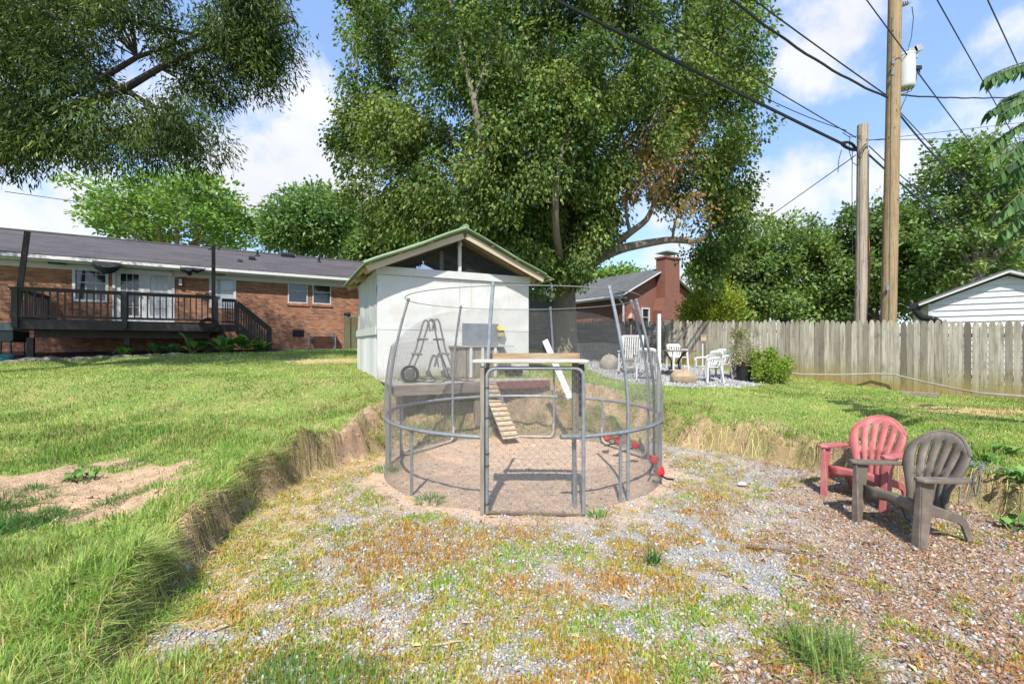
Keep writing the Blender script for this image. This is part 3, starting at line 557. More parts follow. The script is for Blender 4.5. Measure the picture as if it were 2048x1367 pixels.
for px, py in ((116, 523), (437, 545)):
    u, z = HF.uv(px, py, -.2); MB().box(u-.24, u+.24, -.34, -.2, z-.10, z+.10).box(u-.05, u+.05, -.2, -.035, z+.02, z+.08).build('outdoor_speaker', black, house)
# furled shade sails tied under the eave
sail_m = M('black_canvas', (.022, .024, .028), .8, .3, 8, .4, 20)
for lab, x0, x1, yt, yb, k in (('rolled black canvas shade hanging beside the french doors', 186, 243, 524, 548, 0), ('black canvas shade bundle hanging above the wall lantern', 361, 410, 536, 553, 1)):
    u0, zt = HF.uv(x0, yt, -.52); u1, zb = HF.uv(x1, yb, -.52); zb = HF.uv((x0+x1)/2, yb, -.52)[1]; zt = HF.uv((x0+x1)/2, yt, -.52)[1]
    r = thing('shade_sail', lab, 'shade sail', HF.W(u0, -.60, zt), HA); m_ = MB(); n = 14; vs = []
    L_ = u1-u0; hgt = zt-zb
    for i in range(n+1):
        s_ = i/n; sag = hgt*(math.sin(math.pi*(s_*.86+.07))**.6)*(1 if not k else (1-.35*(s_ > .45)-.2*math.sin(9*s_)**2)); tk = .13*math.sin(math.pi*(s_*.9+.05))+.01
        vs += [(s_*L_, -tk*.3, 0), (s_*L_, -tk, -sag*.5), (s_*L_, 0, -sag), (s_*L_, tk*.5, -sag*.5)]
    fs = [(i*4+j, i*4+(j+1) % 4, i*4+4+(j+1) % 4, i*4+4+j) for i in range(n) for j in range(4)]+[(3, 2, 1, 0), (n*4, n*4+1, n*4+2, n*4+3)]
    m_.add(vs, fs).build('canvas', sail_m, r, True); [MB().tube([(q_, .08, .06), (q_, 0, 0)], .01, 5).build('tie', black, r) for q_ in (0, L_)]
# ------------------------------------------------------------------ deck
VD, DZ = -3.4, 1.02; dxa, dxb = du0, du1
deck = thing('wooden_deck', 'dark stained wooden deck with railing and steps along the brick house', 'deck', HF.W(dxa, VD, 0), HA); DL = dxb-dxa; DW = 3.36
mb = MB()
for i in range(24): mb.box(.04, DL-.04, .05+i*.1375, .05+i*.1375+.13, DZ-.03, DZ)
mb.build('deck_boards', darkwood, deck)
mb = MB().box(0, DL, 0, .045, DZ-.30, DZ+.012).box(0, .045, .045, DW, DZ-.30, DZ+.010).box(DL-.045, DL, .045, DW, DZ-.30, DZ+.010).box(.3, DL-.3, .6, .68, DZ-.55, DZ-.31); mb.build('rim_joist', darkwood, deck)
pl = HF.uv(58, 700, VD+.5)[0]-dxa; pm_ = HF.uv(253, 700, VD+.5)[0]-dxa
for x in (pl, pm_, DL-.25): MB().box(x-.08, x+.08, .56, .72, -.25, DZ-.555).build('support_post', darkwood, deck)
RH = .98
def rail_run(p0, p1, z0, z1, parent, post0=True, post1=True, nbal=None, ps=.09):
    p0, p1 = Vector((*p0, 0)), Vector((*p1, 0)); d = p1-p0; L_ = d.length; u = d/L_; q = MB()
    up = Vector((0, 0, 1))
    q.beam(p0+up*(z0+RH), p1+up*(z1+RH), .13, .035); q.beam(p0+up*(z0+RH-.06), p1+up*(z1+RH-.06), .04, .08); q.build('rail', darkwood, parent); MB().beam(p0+up*(z0+.10), p1+up*(z1+.10), .04, .08).build('rail', darkwood, parent)
    n = nbal or max(2, int(L_/.155)); q = MB()
    for i in range(n): t = (i+.5)/n; b_ = p0+d*t; z = z0+(z1-z0)*t; q.box(b_.x-.018, b_.x+.018, b_.y-.018, b_.y+.018, z+.14, z+RH-.08)
    q.build('balusters', darkwood, parent)
    for f_, p, z in ((post0, p0, z0), (post1, p1, z1)):
        if f_: MB().box(p.x-ps/2, p.x+ps/2, p.y-ps/2, p.y+ps/2, z-.25, z+RH-.02).build('railing_post', darkwood, parent)
pmid = HF.uv(250, 600, VD)[0]-dxa
rail_run((.07, -.05), (pmid, -.05), DZ, DZ, deck, nbal=15, ps=.13); rail_run((pmid, -.05), (DL-.07, -.05), DZ, DZ, deck, False, True, 15, .13)
MB().box(pmid-.065, pmid+.065, -.11, -.003, DZ-.2, DZ+.93).build('railing_post', darkwood, deck)
rail_run((-.05, .03), (-.05, DW-.1), DZ, DZ, deck, False, True, 16)
lx1 = HF.uv(474, 600, VD+.9)[0]-dxa
mb = MB().box(DL+.003, lx1, .9, 2.6, DZ-.04, DZ-.002).box(DL+.003, lx1, .86, .895, DZ-.28, DZ).box(lx1+.002, lx1+.04, .86, 2.6, DZ-.28, DZ); mb.build('landing', darkwood, deck)
rail_run((DL+.08, .9), (lx1-.04, .9), DZ, DZ, deck, False, True, 6)
sx1 = HF.uv(541, 690, VD+.9)[0]-dxa
rail_run((lx1+.02, .9), (sx1, .9), DZ-.05, -.04, deck, False, True, 13); rail_run((lx1+.02, 2.5), (sx1, 2.5), DZ-.05, -.04, deck, True, True, 13)
mb = MB(); n = 6
for i in range(n): x = lx1+.045+(sx1-lx1-.1)*i/n; z = DZ-.19-(DZ-.05)*i/n*.93; mb.box(x, x+(sx1-lx1)/n*1.05, .97, 2.44, z-.04, z)
mb.build('stair_treads', darkwood, deck); MB().beam((lx1+.05, .955, DZ-.24), (sx1, .955, -.18), .04, .24).build('stringer', darkwood, deck); MB().beam((lx1+.05, 2.455, DZ-.24), (sx1, 2.455, -.18), .04, .24).build('stringer', darkwood, deck)
for px, py0, py1, ln, nm in ((46, 680, 462, .0, 0), (427, 590, 492, 0, 1)):
    u, zt = HF.uv(px, py1, VD+.25); x = u-dxa
    MB().beam((x-(.0 if nm else .16), .25, DZ), (x+(0 if nm else .10), .25, zt), .12, .12, (0, 1, 0)).build('pergola_post', darkwood, deck)
    if nm:
        s_ = MB(); s_.beam((x-.08, .2, zt-.1), (x-.14, .1, zt-.16), .07, .07).beam((x+.08, .2, zt-.06), (x+.17, .08, zt-.12), .08, .09); s_.build('spotlight', greymetal, deck)
# round wicker hose pot on the deck corner
u, z = HF.uv(418, 648, VD-.16)
hr = thing('wicker_wreath', 'round dark woven twig wreath hung on the deck corner', 'wreath', HF.W(u, VD-.10, z), HA)
mb = MB()
for k in range(16): r_ = .21+.045*math.sin(k*2.4); o_ = .05*math.cos(k*1.7); mb.tube([((r_+.018*math.sin(5*t_+k))*math.cos(t_)*1.15, -.03+o_*.6+.02*math.sin(3*t_+k), (r_+.018*math.cos(4*t_+k))*math.sin(t_)*.85) for t_ in [2*math.pi*i/22 for i in range(22)]], .011, 4, closed=True)
mb.build('twigs', bark_d, hr)
# folding table leaning on the wall, two posts, grill
u0, z0 = HF.uv(616, 693, -.35); u1, _ = HF.uv(672, 693, -.35); zt = HF.uv(645, 668, -.35)[1]
ft = thing('folding_table', 'narrow grey metal folding table standing against the brick wall', 'table', HF.W(u0, -.5, H(*HF.W(u0, -.5)[:2])-HF.z0), HA)
Lt = u1-u0; ht = zt+.02
MB().box(-.03, Lt+.03, -.05, .4, ht-.03, ht).build('tabletop', greymetal, ft, bevel=.008)
for x in (.05, Lt-.05):
    for y_ in (0, .35): MB().tube([(x, y_, 0), (x, y_, ht-.03)], .018, 6).build('leg', galv, ft)
    MB().tube([(x, 0, ht*.55), (x+(.28 if x < 1 else -.28), 0, ht-.04)], .012, 6).build('brace', galv, ft)
for k, (x0, x1, yt, lab) in enumerate(((690, 701, 634, 'tall weathered timber post nearer the deck, against the brick wall'), (703, 714, 634, 'tall weathered timber post nearer the white shed, against the brick wall'))):
    a = HF.uv(x0, 690, -.5)[0]; b = HF.uv(x1, 690, -.5)[0]; zt = HF.uv(x0, yt, -.5)[1]
    r = thing('timber_post', lab, 'post', HF.W(a, -.5, .0), HA); mw = M('mossy_timber', (.16, .15, .08), .9, .3, 6, .4, 30, st=(1, 1, .2), dirt=(.10, .05, .02), damt=.7)
    MB().box(0, b-a, 0, .2, -.1, zt).build('post', mw, r, bevel=.01); MB().box(-.01, b-a+.01, -.01, .21, zt+.002, zt+.05).build('post_cap', galv, r)
    if k == 0: MB().lathe([(.12, 0), (.16, .03), (.16, .13), (.12, .17), (.05, .18)], 14, ((b-a)/2, .1, zt+.052)).build('bucket', black, r)
gx0, gy0, _ = P(12, 700, 14.6); gz0 = float(H(gx0, gy0))
gr = thing('barbecue_grill', 'dark green covered barbecue grill at the left end of the deck', 'grill', (gx0, gy0, gz0))
gm = M('dark_green_enamel', (.02, .035, .03), .35, .2, 5)
MB().prism([(-.5, .55), (-.42, .5), (.42, .5), (.5, .55), (.5, .85), (-.5, .85)], -.25, .25, lambda a, b, c: (a, c, b)).build('firebox', gm, gr, bevel=.02)
MB().prism([(-.5, .86), (.5, .86), (.5, .98), (.38, 1.12), (-.38, 1.12), (-.5, .98)], -.26, .26, lambda a, b, c: (a, c, b)).build('lid', M('grey_lid', (.16, .18, .18), .4), gr, bevel=.02)
for x in (-.4, .4):
    for y_ in (-.2, .2): MB().tube([(x*.95, y_, .52), (x, y_, 0)], .02, 6).build('leg', blackmetal, gr)
MB().box(-.42, .42, -.2, .2, .16, .19).build('shelf', blackmetal, gr)
bx, by, _ = P(6, 705, 13.4); bt = thing('blue_tub', 'small bright blue plastic tub on the ground beside the grill', 'tub', (bx, by, float(H(bx, by))))
MB().lathe([(.2, 0), (.26, .2), (.28, .22), (.25, .21), (.19, .02)], 18).build('tub', M('blue_plastic', (.03, .22, .33), .4), bt, True)
# ------------------------------------------------------------------ coop shed
shed = thing('coop_shed', 'patched white shed with green corrugated roof and screened gable', 'shed', (SF.ox, SF.oy, SF.z0), SF.a)
SW, SD, WH = 3.5, 3.1, 2.30
sheet_m = wall_sheet_mat('white_insulation_sheet', (.68, .675, .65), (.54, .45, .30))
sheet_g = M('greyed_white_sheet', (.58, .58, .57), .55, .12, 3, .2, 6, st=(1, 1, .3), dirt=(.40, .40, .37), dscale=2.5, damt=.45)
def wavy(u0, u1, z0, z1, fn, amp, seed, t=.012, nu=40, nz=30):
    """thin sheet of real thickness, rippled a little"""
    us, zs = np.meshgrid(np.linspace(u0, u1, nu), np.linspace(z0, z1, nz)); d = (fbm(us*1.4+seed, zs*1.4, seed, 3)-.5)*amp
    e = np.minimum(1, np.minimum(zs-z0, z1-zs)/.15+.25); d = d*e
    A = [fn(a, b, -q) for a, b, q in zip(us.ravel(), zs.ravel(), d.ravel())]; B = [fn(a, b, -q+t) for a, b, q in zip(us.ravel(), zs.ravel(), d.ravel())]
    m_ = MB(); i = np.arange(nu*nz).reshape(nz, nu); fs = [(i[r, c], i[r, c+1], i[r+1, c+1], i[r+1, c]) for r in range(nz-1) for c in range(nu-1)]
    N = nu*nz; fb = [(a+N, d_+N, c_+N, b_+N) for a, b_, c_, d_ in fs]
    rim = [*i[0, :], *i[1:, -1], *i[-1, -2::-1], *i[-2:0:-1, 0]]; fr = [(rim[(k+1) % len(rim)], rim[k], rim[k]+N, rim[(k+1) % len(rim)]+N) for k in range(len(rim))]
    return m_.add(A+B, fs+fb+fr)
front = lambda a, b, q: (a, -.03+q, b); side = lambda a, b, q: (-.03+q, a, b)
zs_ = 1.02; ux = SF.uv(919, 620)[0]
wavy(-.03, SW, -.06, zs_, front, .02, 3).build('wall_sheet', sheet_m, shed, True)
wavy(-.03, ux-.004, zs_+.008, WH-.14, front, .06, 5).build('wall_sheet', sheet_m, shed, True); wavy(ux+.004, SW, zs_+.008, WH-.14, front, .06, 8).build('wall_sheet', sheet_m, shed, True)
w_ = MB(); n = 60
for i in range(n):
    a, b = i/n*SD, (i+1)/n*SD; fa, fb = [-.03+.018*math.sin(2*math.pi*q/.16) for q in (a, b)]
    w_.add([(fa, a, -.1), (fb, b, -.1), (fb, b, .95), (fa, a, .95), (fa+.01, a, -.1), (fb+.01, b, -.1), (fb+.01, b, .95), (fa+.01, a, .95)], [(3, 2, 1, 0), (4, 5, 6, 7), (0, 1, 5, 4), (2, 3, 7, 6)])
w_.build('wall_sheet', sheet_g, shed, True); wavy(.0, SD, 1.0, WH-.02, side, .16, 12).build('wall_sheet', sheet_g, shed, True)
MB().box(-.065, -.04, -.01, SD, .92, 1.08).build('trim_board', M('pale_board', (.62, .62, .58), .7, .15, 5), shed)
mb = MB().box(0, .09, 0, .09, -.1, WH).box(SW-.09, SW, 0, .09, -.1, WH).box(0, .09, SD-.09, SD, -.1, WH).box(SW-.09, SW, SD-.09, SD, -.1, WH); mb.build('frame_post', rawwood, shed)
MB().box(SW+.003, SW+.02, 0, SD, -.1, WH-.02).build('wall_sheet', sheet_g, shed); MB().box(.1, SW-.1, SD-.06, SD-.02, -.1, WH-.05).build('wall_sheet', sheet_g, shed)
MB().box(-.05, SW+.03, -.075, .02, WH-.135, WH+.03).build('header_beam', white, shed, bevel=.006); MB().box(.0, SW, SD-.06, SD+.03, WH-.04, WH+.06).build('header_beam', rawwood, shed)
RX, ap, ev = SW/2, 3.22, 2.30; ol, orr, of, ob = .36, .46, .46, .3     # roof apex, eave heights and overhangs
def rz(u): return ap-(ap-ev)*abs(u-RX)/(RX+ol)
green_m = M('green_corrugated_metal', (.20, .30, .15), .5, .15, 3, 0, dirt=(.40, .42, .33), dscale=2, damt=.4); 
def corr(u0, u1):
    nu, nv = 14, 150; us, vs = np.linspace(u0, u1, nu), np.linspace(-of, SD+ob, nv); A = []
    for u in us:
        for v in vs: A.append((u, v, rz(u)+.015*math.sin(2*math.pi*v/.076)+.02*math.sin(u*3.1)*math.exp(-(v+of)*1.5)))
    i = np.arange(nu*nv).reshape(nu, nv); fs = [(i[r, c], i[r, c+1], i[r+1, c+1], i[r+1, c]) for r in range(nu-1) for c in range(nv-1)]
    if u1 > u0: fs = [f[::-1] for f in fs]
    N = len(A); A2 = [(x, y, z-.012) for x, y, z in A]; rim = [*i[0, :], *i[1:, -1], *i[-1, -2::-1], *i[-2:0:-1, 0]]
    return MB().add(A+A2, fs+[tuple(q+N for q in f[::-1]) for f in fs]+[(rim[k], rim[(k+1) % len(rim)], rim[(k+1) % len(rim)]+N, rim[k]+N) for k in range(len(rim))])
corr(RX-.001, -ol).build('roof_sheet', green_m, shed, True); corr(RX+.001, SW+orr).build('roof_sheet', green_m, shed, True)
MB().tube([(RX, -of-.02, ap+.01), (RX, SD+ob, ap+.01)], .07, 8).build('ridge_cap', green_m, shed, True)
for u in (-ol, ): pass
for sgn, u1 in ((-1, -ol), (1, SW+orr)):      # rolled green edge along the front rake
    MB().tube([(RX+(u1-RX)*t, -of-.012, rz(RX+(u1-RX)*t)-.01+.012*math.sin(t*9)) for t in np.linspace(0, .9 if sgn > 0 else 1, 12)], .034 if sgn < 0 else .02, 8).build('roof_edge', green_m, shed, True)
for y_ in (-of+.09, .05, SD/2, SD-.05):
    for sgn, u1 in ((-1, -ol+.08), (1, SW+orr-.25)):
        m_ = MB(); m_.beam((RX+sgn*.03, y_, rz(RX)-.16), (u1, y_, rz(u1)-.13), .045, .12); m_.build('rafter', rawwood if y_ > -.2 else M('pale_lumber', (.58, .47, .33), .7, .15, 5, st=(.3, 1, 1)), shed)
pur = MB()
for u in (-.24, .35, 1.0, SW-1.1, SW-.5, SW+.05, SW+.38): pur.box(u-.035, u+.035, -of+.02, SD+ob-.04, rz(u)-.062, rz(u)-.024)
pur.build('purlins', rawwood, shed)
MB().box(RX-.035, RX+.035, -.07, -.0, WH+.032, ap-.13).build('king_post', white, shed); MB().box(RX-.42, RX-.34, .06, .1, WH+.03, ap-.45).box(RX-.38, RX-.3, SD-.07, SD, WH+.06, ap-.42).box(RX+.5, RX+.58, SD-.07, SD, WH+.06, ap-.5).box(RX-.95, RX-.88, SD-.07, SD, WH+.06, ap-.62).build('gable_stud', M('grey_wood', (.42, .40, .36), .8), shed)
scr, n, b = newmat('dark_screen'); tr = n.n('ShaderNodeBsdfTransparent'); mx = n.n('ShaderNodeMixShader'); mx.inputs[0].default_value = .48; b.inputs['Base Color'].default_value = (.035, .035, .038, 1); b.inputs['Roughness'].default_value = .8
n.l(tr.outputs[0], mx.inputs[1]); n.l(b.outputs[0], mx.inputs[2]); n.l(mx.outputs[0], n.nt.nodes['Material Output'].inputs[0])
MB().add([(.12, -.005, WH+.03), (SW-.12, -.005, WH+.03), (RX, -.005, ap-.12)], [(0, 1, 2)]).build('gable_screen', scr, shed)
MB().box(.1, SW-.1, .1, SD-.1, 1.95, 2.0).build('loft_floor', M('dark_loft', (.16, .14, .12), .9), shed)
ha = SF.uv(923, 690); hb_ = SF.uv(994, 648); MB().box(ha[0], hb_[0], -.075, -.045, ha[1], hb_[1]).build('hatch', M('dull_sheet_metal', (.30, .33, .35), .38, .2, 4, metal=.5), shed)
lb = SF.uv(1001, 656, -.1); MB().box(lb[0]-.07, lb[0]+.07, -.16, -.05, lb[1]-.2, lb[1]-.06).box(lb[0]-.05, lb[0]+.05, -.168, -.1605, lb[1]-.17, lb[1]-.09).build('feed_box', M('tan_box', (.42, .36, .22), .6), shed)
MB().prism([(-.2, lb[1]-.055), (-.05, lb[1]+.06), (-.05, lb[1]-.055)], lb[0]-.085, lb[0]+.085, lambda a, b, c: (c, a, b)).build('feed_box_lid', M('yellow_lid', (.62, .45, .10), .5), shed)
MB().lathe([(.0, -.05), (.035, -.04), (.04, 0), (.03, .04), (0, .045)], 10, (RX, -.1, ap-.28), False).build('bulb', plastic_w, shed)
# platform in front of the shed, in the shed's frame
plat = thing('timber_platform', 'low grey timber platform in front of the white shed', 'platform', SF.W(0, -1.57, -1.0), SF.a)
PWID, PD, PT = 3.15, 1.5, 1.0
pbm = M('bleached_planks', (.50, .46, .39), .85, .35, 14, .4, 40, st=(.2, 1, 1), dirt=(.20, .15, .11), dscale=8, damt=.8)
mb = MB()
for i in range(10): mb.box(0, PWID, i*.15+.002, i*.15+.146, PT-.035, PT-.003*(i % 2))
mb.build('decking', pbm, plat); MB().box(.0, 1.95, -.045, -.003, PT-.19, PT-.01).build('rim_board', M('grey_rim', (.26, .22, .18), .9, .5, 14, .4, 40, st=(.15, 1, 1), dirt=(.36, .11, .075), dscale=2.2, damt=.75), plat)
MB().box(1.96, PWID, -.04, -.003, PT-.15, PT-.01).build('rim_board', M('red_rim', (.25, .09, .08), .9, .3, 6), plat)
for x in (.12, 1.6, PWID-.12):
    for y_ in (.12, 1.3): MB().box(x-.05, x+.05, y_-.05, y_+.05, -.1, PT-.036).build('support_post', oldwood, plat)
u0, z_ = SF.uv(916, 690, -.55); u1 = SF.uv(998, 690, -.55)[0]; zt = SF.uv(955, 690, -.55)[1]
hut = thing('slatted_nest_box', 'weathered slatted wooden nest box with white posts on the platform', 'nest box', SF.W(u0, -.55, .0), SF.a)
mb = MB(); hw = u1-u0
for i in range(5): mb.box(i*hw/5+.01, (i+1)*hw/5-.01, .0, .03, .03, zt-.04)
mb.build('slats', oldwood, hut); MB().box(0, hw, .032, .5, .0, .03).box(0, .03, .031, .5, .031, zt-.04).box(hw-.03, hw, .031, .5, .031, zt-.04).build('box_side', oldwood, hut)
for x in (.28, .55, hw-.1): MB().box(x-.03, x+.03, -.035, -.002, 0, zt-.03).build('front_post', white, hut)
MB().box(-.04, hw+.35, -.05, .52, zt-.038, zt-.005).build('lid', pbm, hut)
for k, (px, lab) in enumerate(((1019, 'black feed bucket left one of two on the platform'), (1036, 'black feed bucket right one of two on the platform'))):
    u, _ = SF.uv(px, 745, -.8); r = thing('feed_bucket', lab, 'bucket', SF.W(u, -.8, .0), 0, 'buckets on the platform')
    MB().lathe([(.09, 0), (.115, .2), (.12, .21), (.11, .205), (.085, .01)], 16).build('bucket', black, r, True); MB().tube([(.115*math.cos(t), 0, .2+.1*math.sin(t)) for t in np.linspace(0, math.pi, 9)], .004, 5).build('handle', greymetal, r)
# pool ladder
u0, _ = SF.uv(817, 750, -.95); u1, _ = SF.uv(905, 750, -.75); 
lad = thing('pool_ladder', 'grey metal a-frame pool ladder standing on the timber platform', 'ladder', SF.W(u0, -.95, .0), SF.a)
Lw = u1-u0; mid = Lw*.53; hh = 1.22; lm = M('grey_tube', (.22, .215, .20), .5, .2, 15)
for side_, s0 in ((0, 0), (1, 1)):
    a = 0 if s0 == 0 else Lw; top = mid-.015 if s0 == 0 else mid+.015
    for y_ in (0, .42):
        o = .11*(1 if s0 == 0 else -1)
        pts = [(a-.12*(1 if s0 == 0 else -1), y_, .018), (a-.02*(1 if s0 == 0 else -1), y_, .018), (a, y_, .05), (a+(top-a)*.5, y_, hh*.5), (top-o*.9, y_, hh-.08), (top-o*.55, y_, hh-.012), (top-o*.15, y_, hh-.01), (top+o*.2, y_, hh-.07), (top+o*.5, y_, hh-.24)]
        MB().tube(pts, .019, 7).build('rail', lm, lad, True)
    for t in (.17, .43, .67): x = a+(top-a)*t; MB().box(x-.055, x+.055, -.03, .45, hh*t-.02, hh*t+.025).build('rung', lm, lad, bevel=.01)
u, _ = SF.uv(820, 748, -1.2); hc = thing('hose_coil', 'black coil of hose with white hub at the left of the platform', 'hose', SF.W(u, -1.2, .0), SF.a-.5)
mb = MB()
for k in range(5): mb.tube([((.15-.02*(k % 2))*math.cos(t), -.05+k*.022, .165+(.15-.02*(k % 2))*math.sin(t)) for t in np.linspace(0, 2*math.pi, 20)[:-1]], .014, 6, closed=True)
mb.build('coil', black, hc, True); MB().lathe([(.02, 0), (.09, .01), (.09, .1), (.02, .11)], 12).build('hub', M('dark_hub', (.09, .09, .09), .5), hc).rotation_euler = (R(90), 0, 0)
hc.children[-1].location = (0, .05, .165)
mb = MB(); 
for k in range(4): mb.tube([(.35+.75*t+.05*k, .35+.25*math.sin(7*t+k*2)+.1*k, .012+.006*k) for t in np.linspace(0, 1.6, 26)], .010, 5)
o = mb.build('loose_rope', M('dark_rope', (.10, .09, .08), .9), None); o.location = SF.W(0, -1.57, .0); o.rotation_euler = (0, 0, SF.a); tag(o, 'dark tangled rope lying across the timber platform', 'rope')
# chicken ramp
t0 = Vector(SF.W(1.78, -1.60, -.02)); t1 = Vector((P(1022, 890, 7.72)[0], 7.72, .10))
ramp = thing('chicken_ramp', 'pale wooden chicken ramp with cross cleats inside the run', 'ramp', tuple(t1)); d = t0-t1; up = Vector((0, 0, 1)); sx = d.cross(up).normalized(); nrm = sx.cross(d).normalized()
pl_m = M('pale_ply', (.56, .46, .32), .8, .2, 6, .3, 40, dirt=(.3, .2, .12), dscale=8, damt=.6)
MB().beam((0, 0, 0), d, .30, .025).build('plank', pl_m, ramp); n = 12; cl_m = M('cleat_wood', (.42, .30, .18), .85, .2, 8)
for i in range(n):
    c = d*((i+.5)/n)+nrm*.026; MB().beam(c-sx*.15, c+sx*.15, .035, .022, nrm).build('cleat', cl_m, ramp)
# ------------------------------------------------------------------ board fences
fence_m, n, b = newmat('weathered_pickets'); oc = obj_co(n); a = n.n('ShaderNodeAttribute', attribute_name='rnd'); hg = n.n('ShaderNodeAttribute', attribute_name='hgt')
st_ = stretch(n, oc, (6, 6, .5)); c = n.ramp(a.outputs['Fac'], [(0, (.15, .13, .105)), (.35, (.40, .37, .30)), (.7, (.50, .465, .385)), (1, (.26, .235, .19))])
c = n.mix(n.mr(n.noise(st_, 2.2, 6, .7), .40, .66, 0, .72), c, (.12, .10, .075))
nz = n.noise(stretch(n, oc, (1.3, 1.3, .6)), 1.6, 5, .6)
c = n.mix(n.math('MULTIPLY', n.mr(n.math('ADD', hg.outputs['Fac'], n.math('MULTIPLY', nz, .9)), .6, 1.25, 1, 0), .6), c, (.21, .19, .035))
c = n.mix(n.math('MULTIPLY', n.mr(n.math('ADD', hg.outputs['Fac'], n.math('MULTIPLY', nz, .55)), .35, .68, 1, 0), .55), c, (.33, .21, .08))
c = n.mix(n.mr(n.noise(stretch(n, oc, (3, 3, 2)), 1.1, 5, .65), .56, .70, 0, .6), c, (.09, .085, .07))
n.l(c, b.inputs['Base Color']); b.inputs['Roughness'].default_value = .9; b.inputs['Specular IOR Level'].default_value = .15
bp = n.n('ShaderNodeBump'); bp.inputs['Strength'].default_value = .4; bp.inputs['Distance'].default_value = .01; n.l(n.noise(stretch(n, oc, (1, 1, .1)), 40, 5), bp.inputs['Height']); n.l(bp.outputs[0], b.inputs['Normal'])
def fence(label, p0, p1, topz0, topz1, pw, seed, name="picket_fence", round_top=True, mat=None, sb=-1):
    rnd = random.Random(seed); p0, p1 = Vector(p0), Vector(p1); d = p1-p0; L_ = d.length; ang = math.atan2(d.y, d.x)
    root = thing(name, label, 'fence', (p0.x, p0.y, 0), ang); n = int(L_/pw); mb = MB(); rn, hg_ = [], []; per = 0
    for i in range(n):
        x = (i+.5)*pw; t = x/L_; wx, wy = p0.x+d.x*t, p0.y+d.y*t; g_ = float(H(wx, wy)); top = topz0+(topz1-topz0)*t+rnd.uniform(-.035, .035); w_ = pw/2-.0025-rnd.random()*.0025; yo = rnd.uniform(-.006, .006); ln = rnd.uniform(-.008, .008)
        pl = [(-w_, g_-.04), (w_, g_-.04), (w_+ln, top-.17)]
        if round_top: pl += [(w_*.90+ln, top-.10), (w_*.62+ln, top-.04), (w_*.25+ln, top-.006), (-w_*.25+ln, top-.006), (-w_*.62+ln, top-.04), (-w_*.90+ln, top-.10)]
        else: pl += [(w_*.5+ln, top), (-w_*.5+ln, top)]
        pl += [(-w_+ln, top-.17)]; k0 = len(mb.v)
        mb.prism(pl, yo-.01, yo+.01, lambda a, b, c: (x+a, c, b)); k = len(mb.v)-k0; r_ = rnd.random(); rn += [r_]*k; hg_ += [v[2]-g_ for v in mb.v[k0:]]
    mb.build('picket_panel', mat or fence_m, root, attr={'rnd': rn, 'hgt': hg_})
    for k in (.25, .8):
        q = MB(); m_ = max(2, int(L_/2.4))
        for i in range(m_):
            a_, b_ = i/m_*L_, (i+1)/m_*L_; za, zb = [float(H(p0.x+d.x*s_/L_, p0.y+d.y*s_/L_))*(1-k)+(topz0+(topz1-topz0)*s_/L_)*k for s_ in (a_, b_)]
            q.beam((a_, .035*sb, za), (b_, .035*sb, zb), .04, .09)
        q.build('rail', oldwood, root)
    m_ = max(2, int(L_/2.4))
    for i in range(m_+1):
        x = i/m_*L_; wx, wy = p0.x+d.x*x/L_, p0.y+d.y*x/L_; y_ = sorted((.058*sb, .148*sb)); MB().box(x-.045, x+.045, y_[0], y_[1], float(H(wx, wy))-.1, topz0+(topz1-topz0)*x/L_-.08).build('post', oldwood, root)
    return root
FA, FB, FC = (15.2, 5.9, 0), (6.2, 18.3, 0), (-2.5, 22.3, 0)
def ftop(p): return CZ+(HY-641)*p[1]/F
fence('grey picket fence of round topped boards behind the garden chairs', FA, FB, ftop(FA), ftop(FB), .138, 4)
shadewood, n, b = newmat('shaded_fence_boards'); oc = obj_co(n); c = n.ramp(n.noise(stretch(n, oc, (.6, .6, 5)), 2.2, 6, .7), [(.3, (.07, .065, .06)), (.55, (.15, .145, .14)), (.72, (.26, .25, .24))]); n.l(c, b.inputs['Base Color']); b.inputs['Roughness'].default_value = .9  # shade of the big tree is put into these dark board colours
fence('board fence coloured dark for the shade of the big tree behind the run', FB, FC, ftop(FB), ftop((0, 21)), .16, 9, 'board_fence', False, shadewood)
# ------------------------------------------------------------------ neighbour's red brick house
gA = Vector(P(1247, 640, 29)[:2]); gB = Vector(P(1392, 640, 33)[:2]); ga = math.atan2(gB.y-gA.y, gB.x-gA.x); GW = (gB-gA).length
NF = Fr(gA.x, gA.y, ga, 1.2)
nh = thing('red_brick_house', 'red brick neighbour house with gable chimney beyond the fence', 'house', (gA.x, gA.y, 1.2), ga)
GE = NF.uv(1247, 586)[1]; GR = NF.uv(1330, 540)[1]; cxu = GW/2; LD = 17
mb = MB().box(0, GW, 0, .25, 0, GE).box(0, .25, .25, LD, 0, GE).box(GW-.25, GW, .25, LD, 0, GE).add([(0, 0, GE), (GW, 0, GE), (cxu, 0, GR-.1), (0, .25, GE), (GW, .25, GE), (cxu, .25, GR-.1)], [(0, 1, 2), (5, 4, 3), (0, 2, 5, 3), (1, 4, 5, 2)])
mb.build('wall', brick_r, nh)
sl_ = (GR-GE)/cxu
mb = MB()
for x0, s_ in ((-.5, 1), (GW+.5, -1)):
    ze = GE-.5*sl_+.16; A = [(x0, -.3, ze), (x0, LD+.3, ze), (cxu, LD+.3, GR+.14), (cxu, -.3, GR+.14)]; B = [(x, y, z-.08) for x, y, z in A]
    mb.add(A+B, [(3, 2, 1, 0), (4, 5, 6, 7), (0, 1, 5, 4), (1, 2, 6, 5), (2, 3, 7, 6), (3, 0, 4, 7)] if s_ > 0 else [(0, 1, 2, 3), (7, 6, 5, 4), (4, 5, 1, 0), (5, 6, 2, 1), (6, 7, 3, 2), (7, 4, 0, 3)])
rf = mb.build('roof', shing_g, nh)
mb = MB()
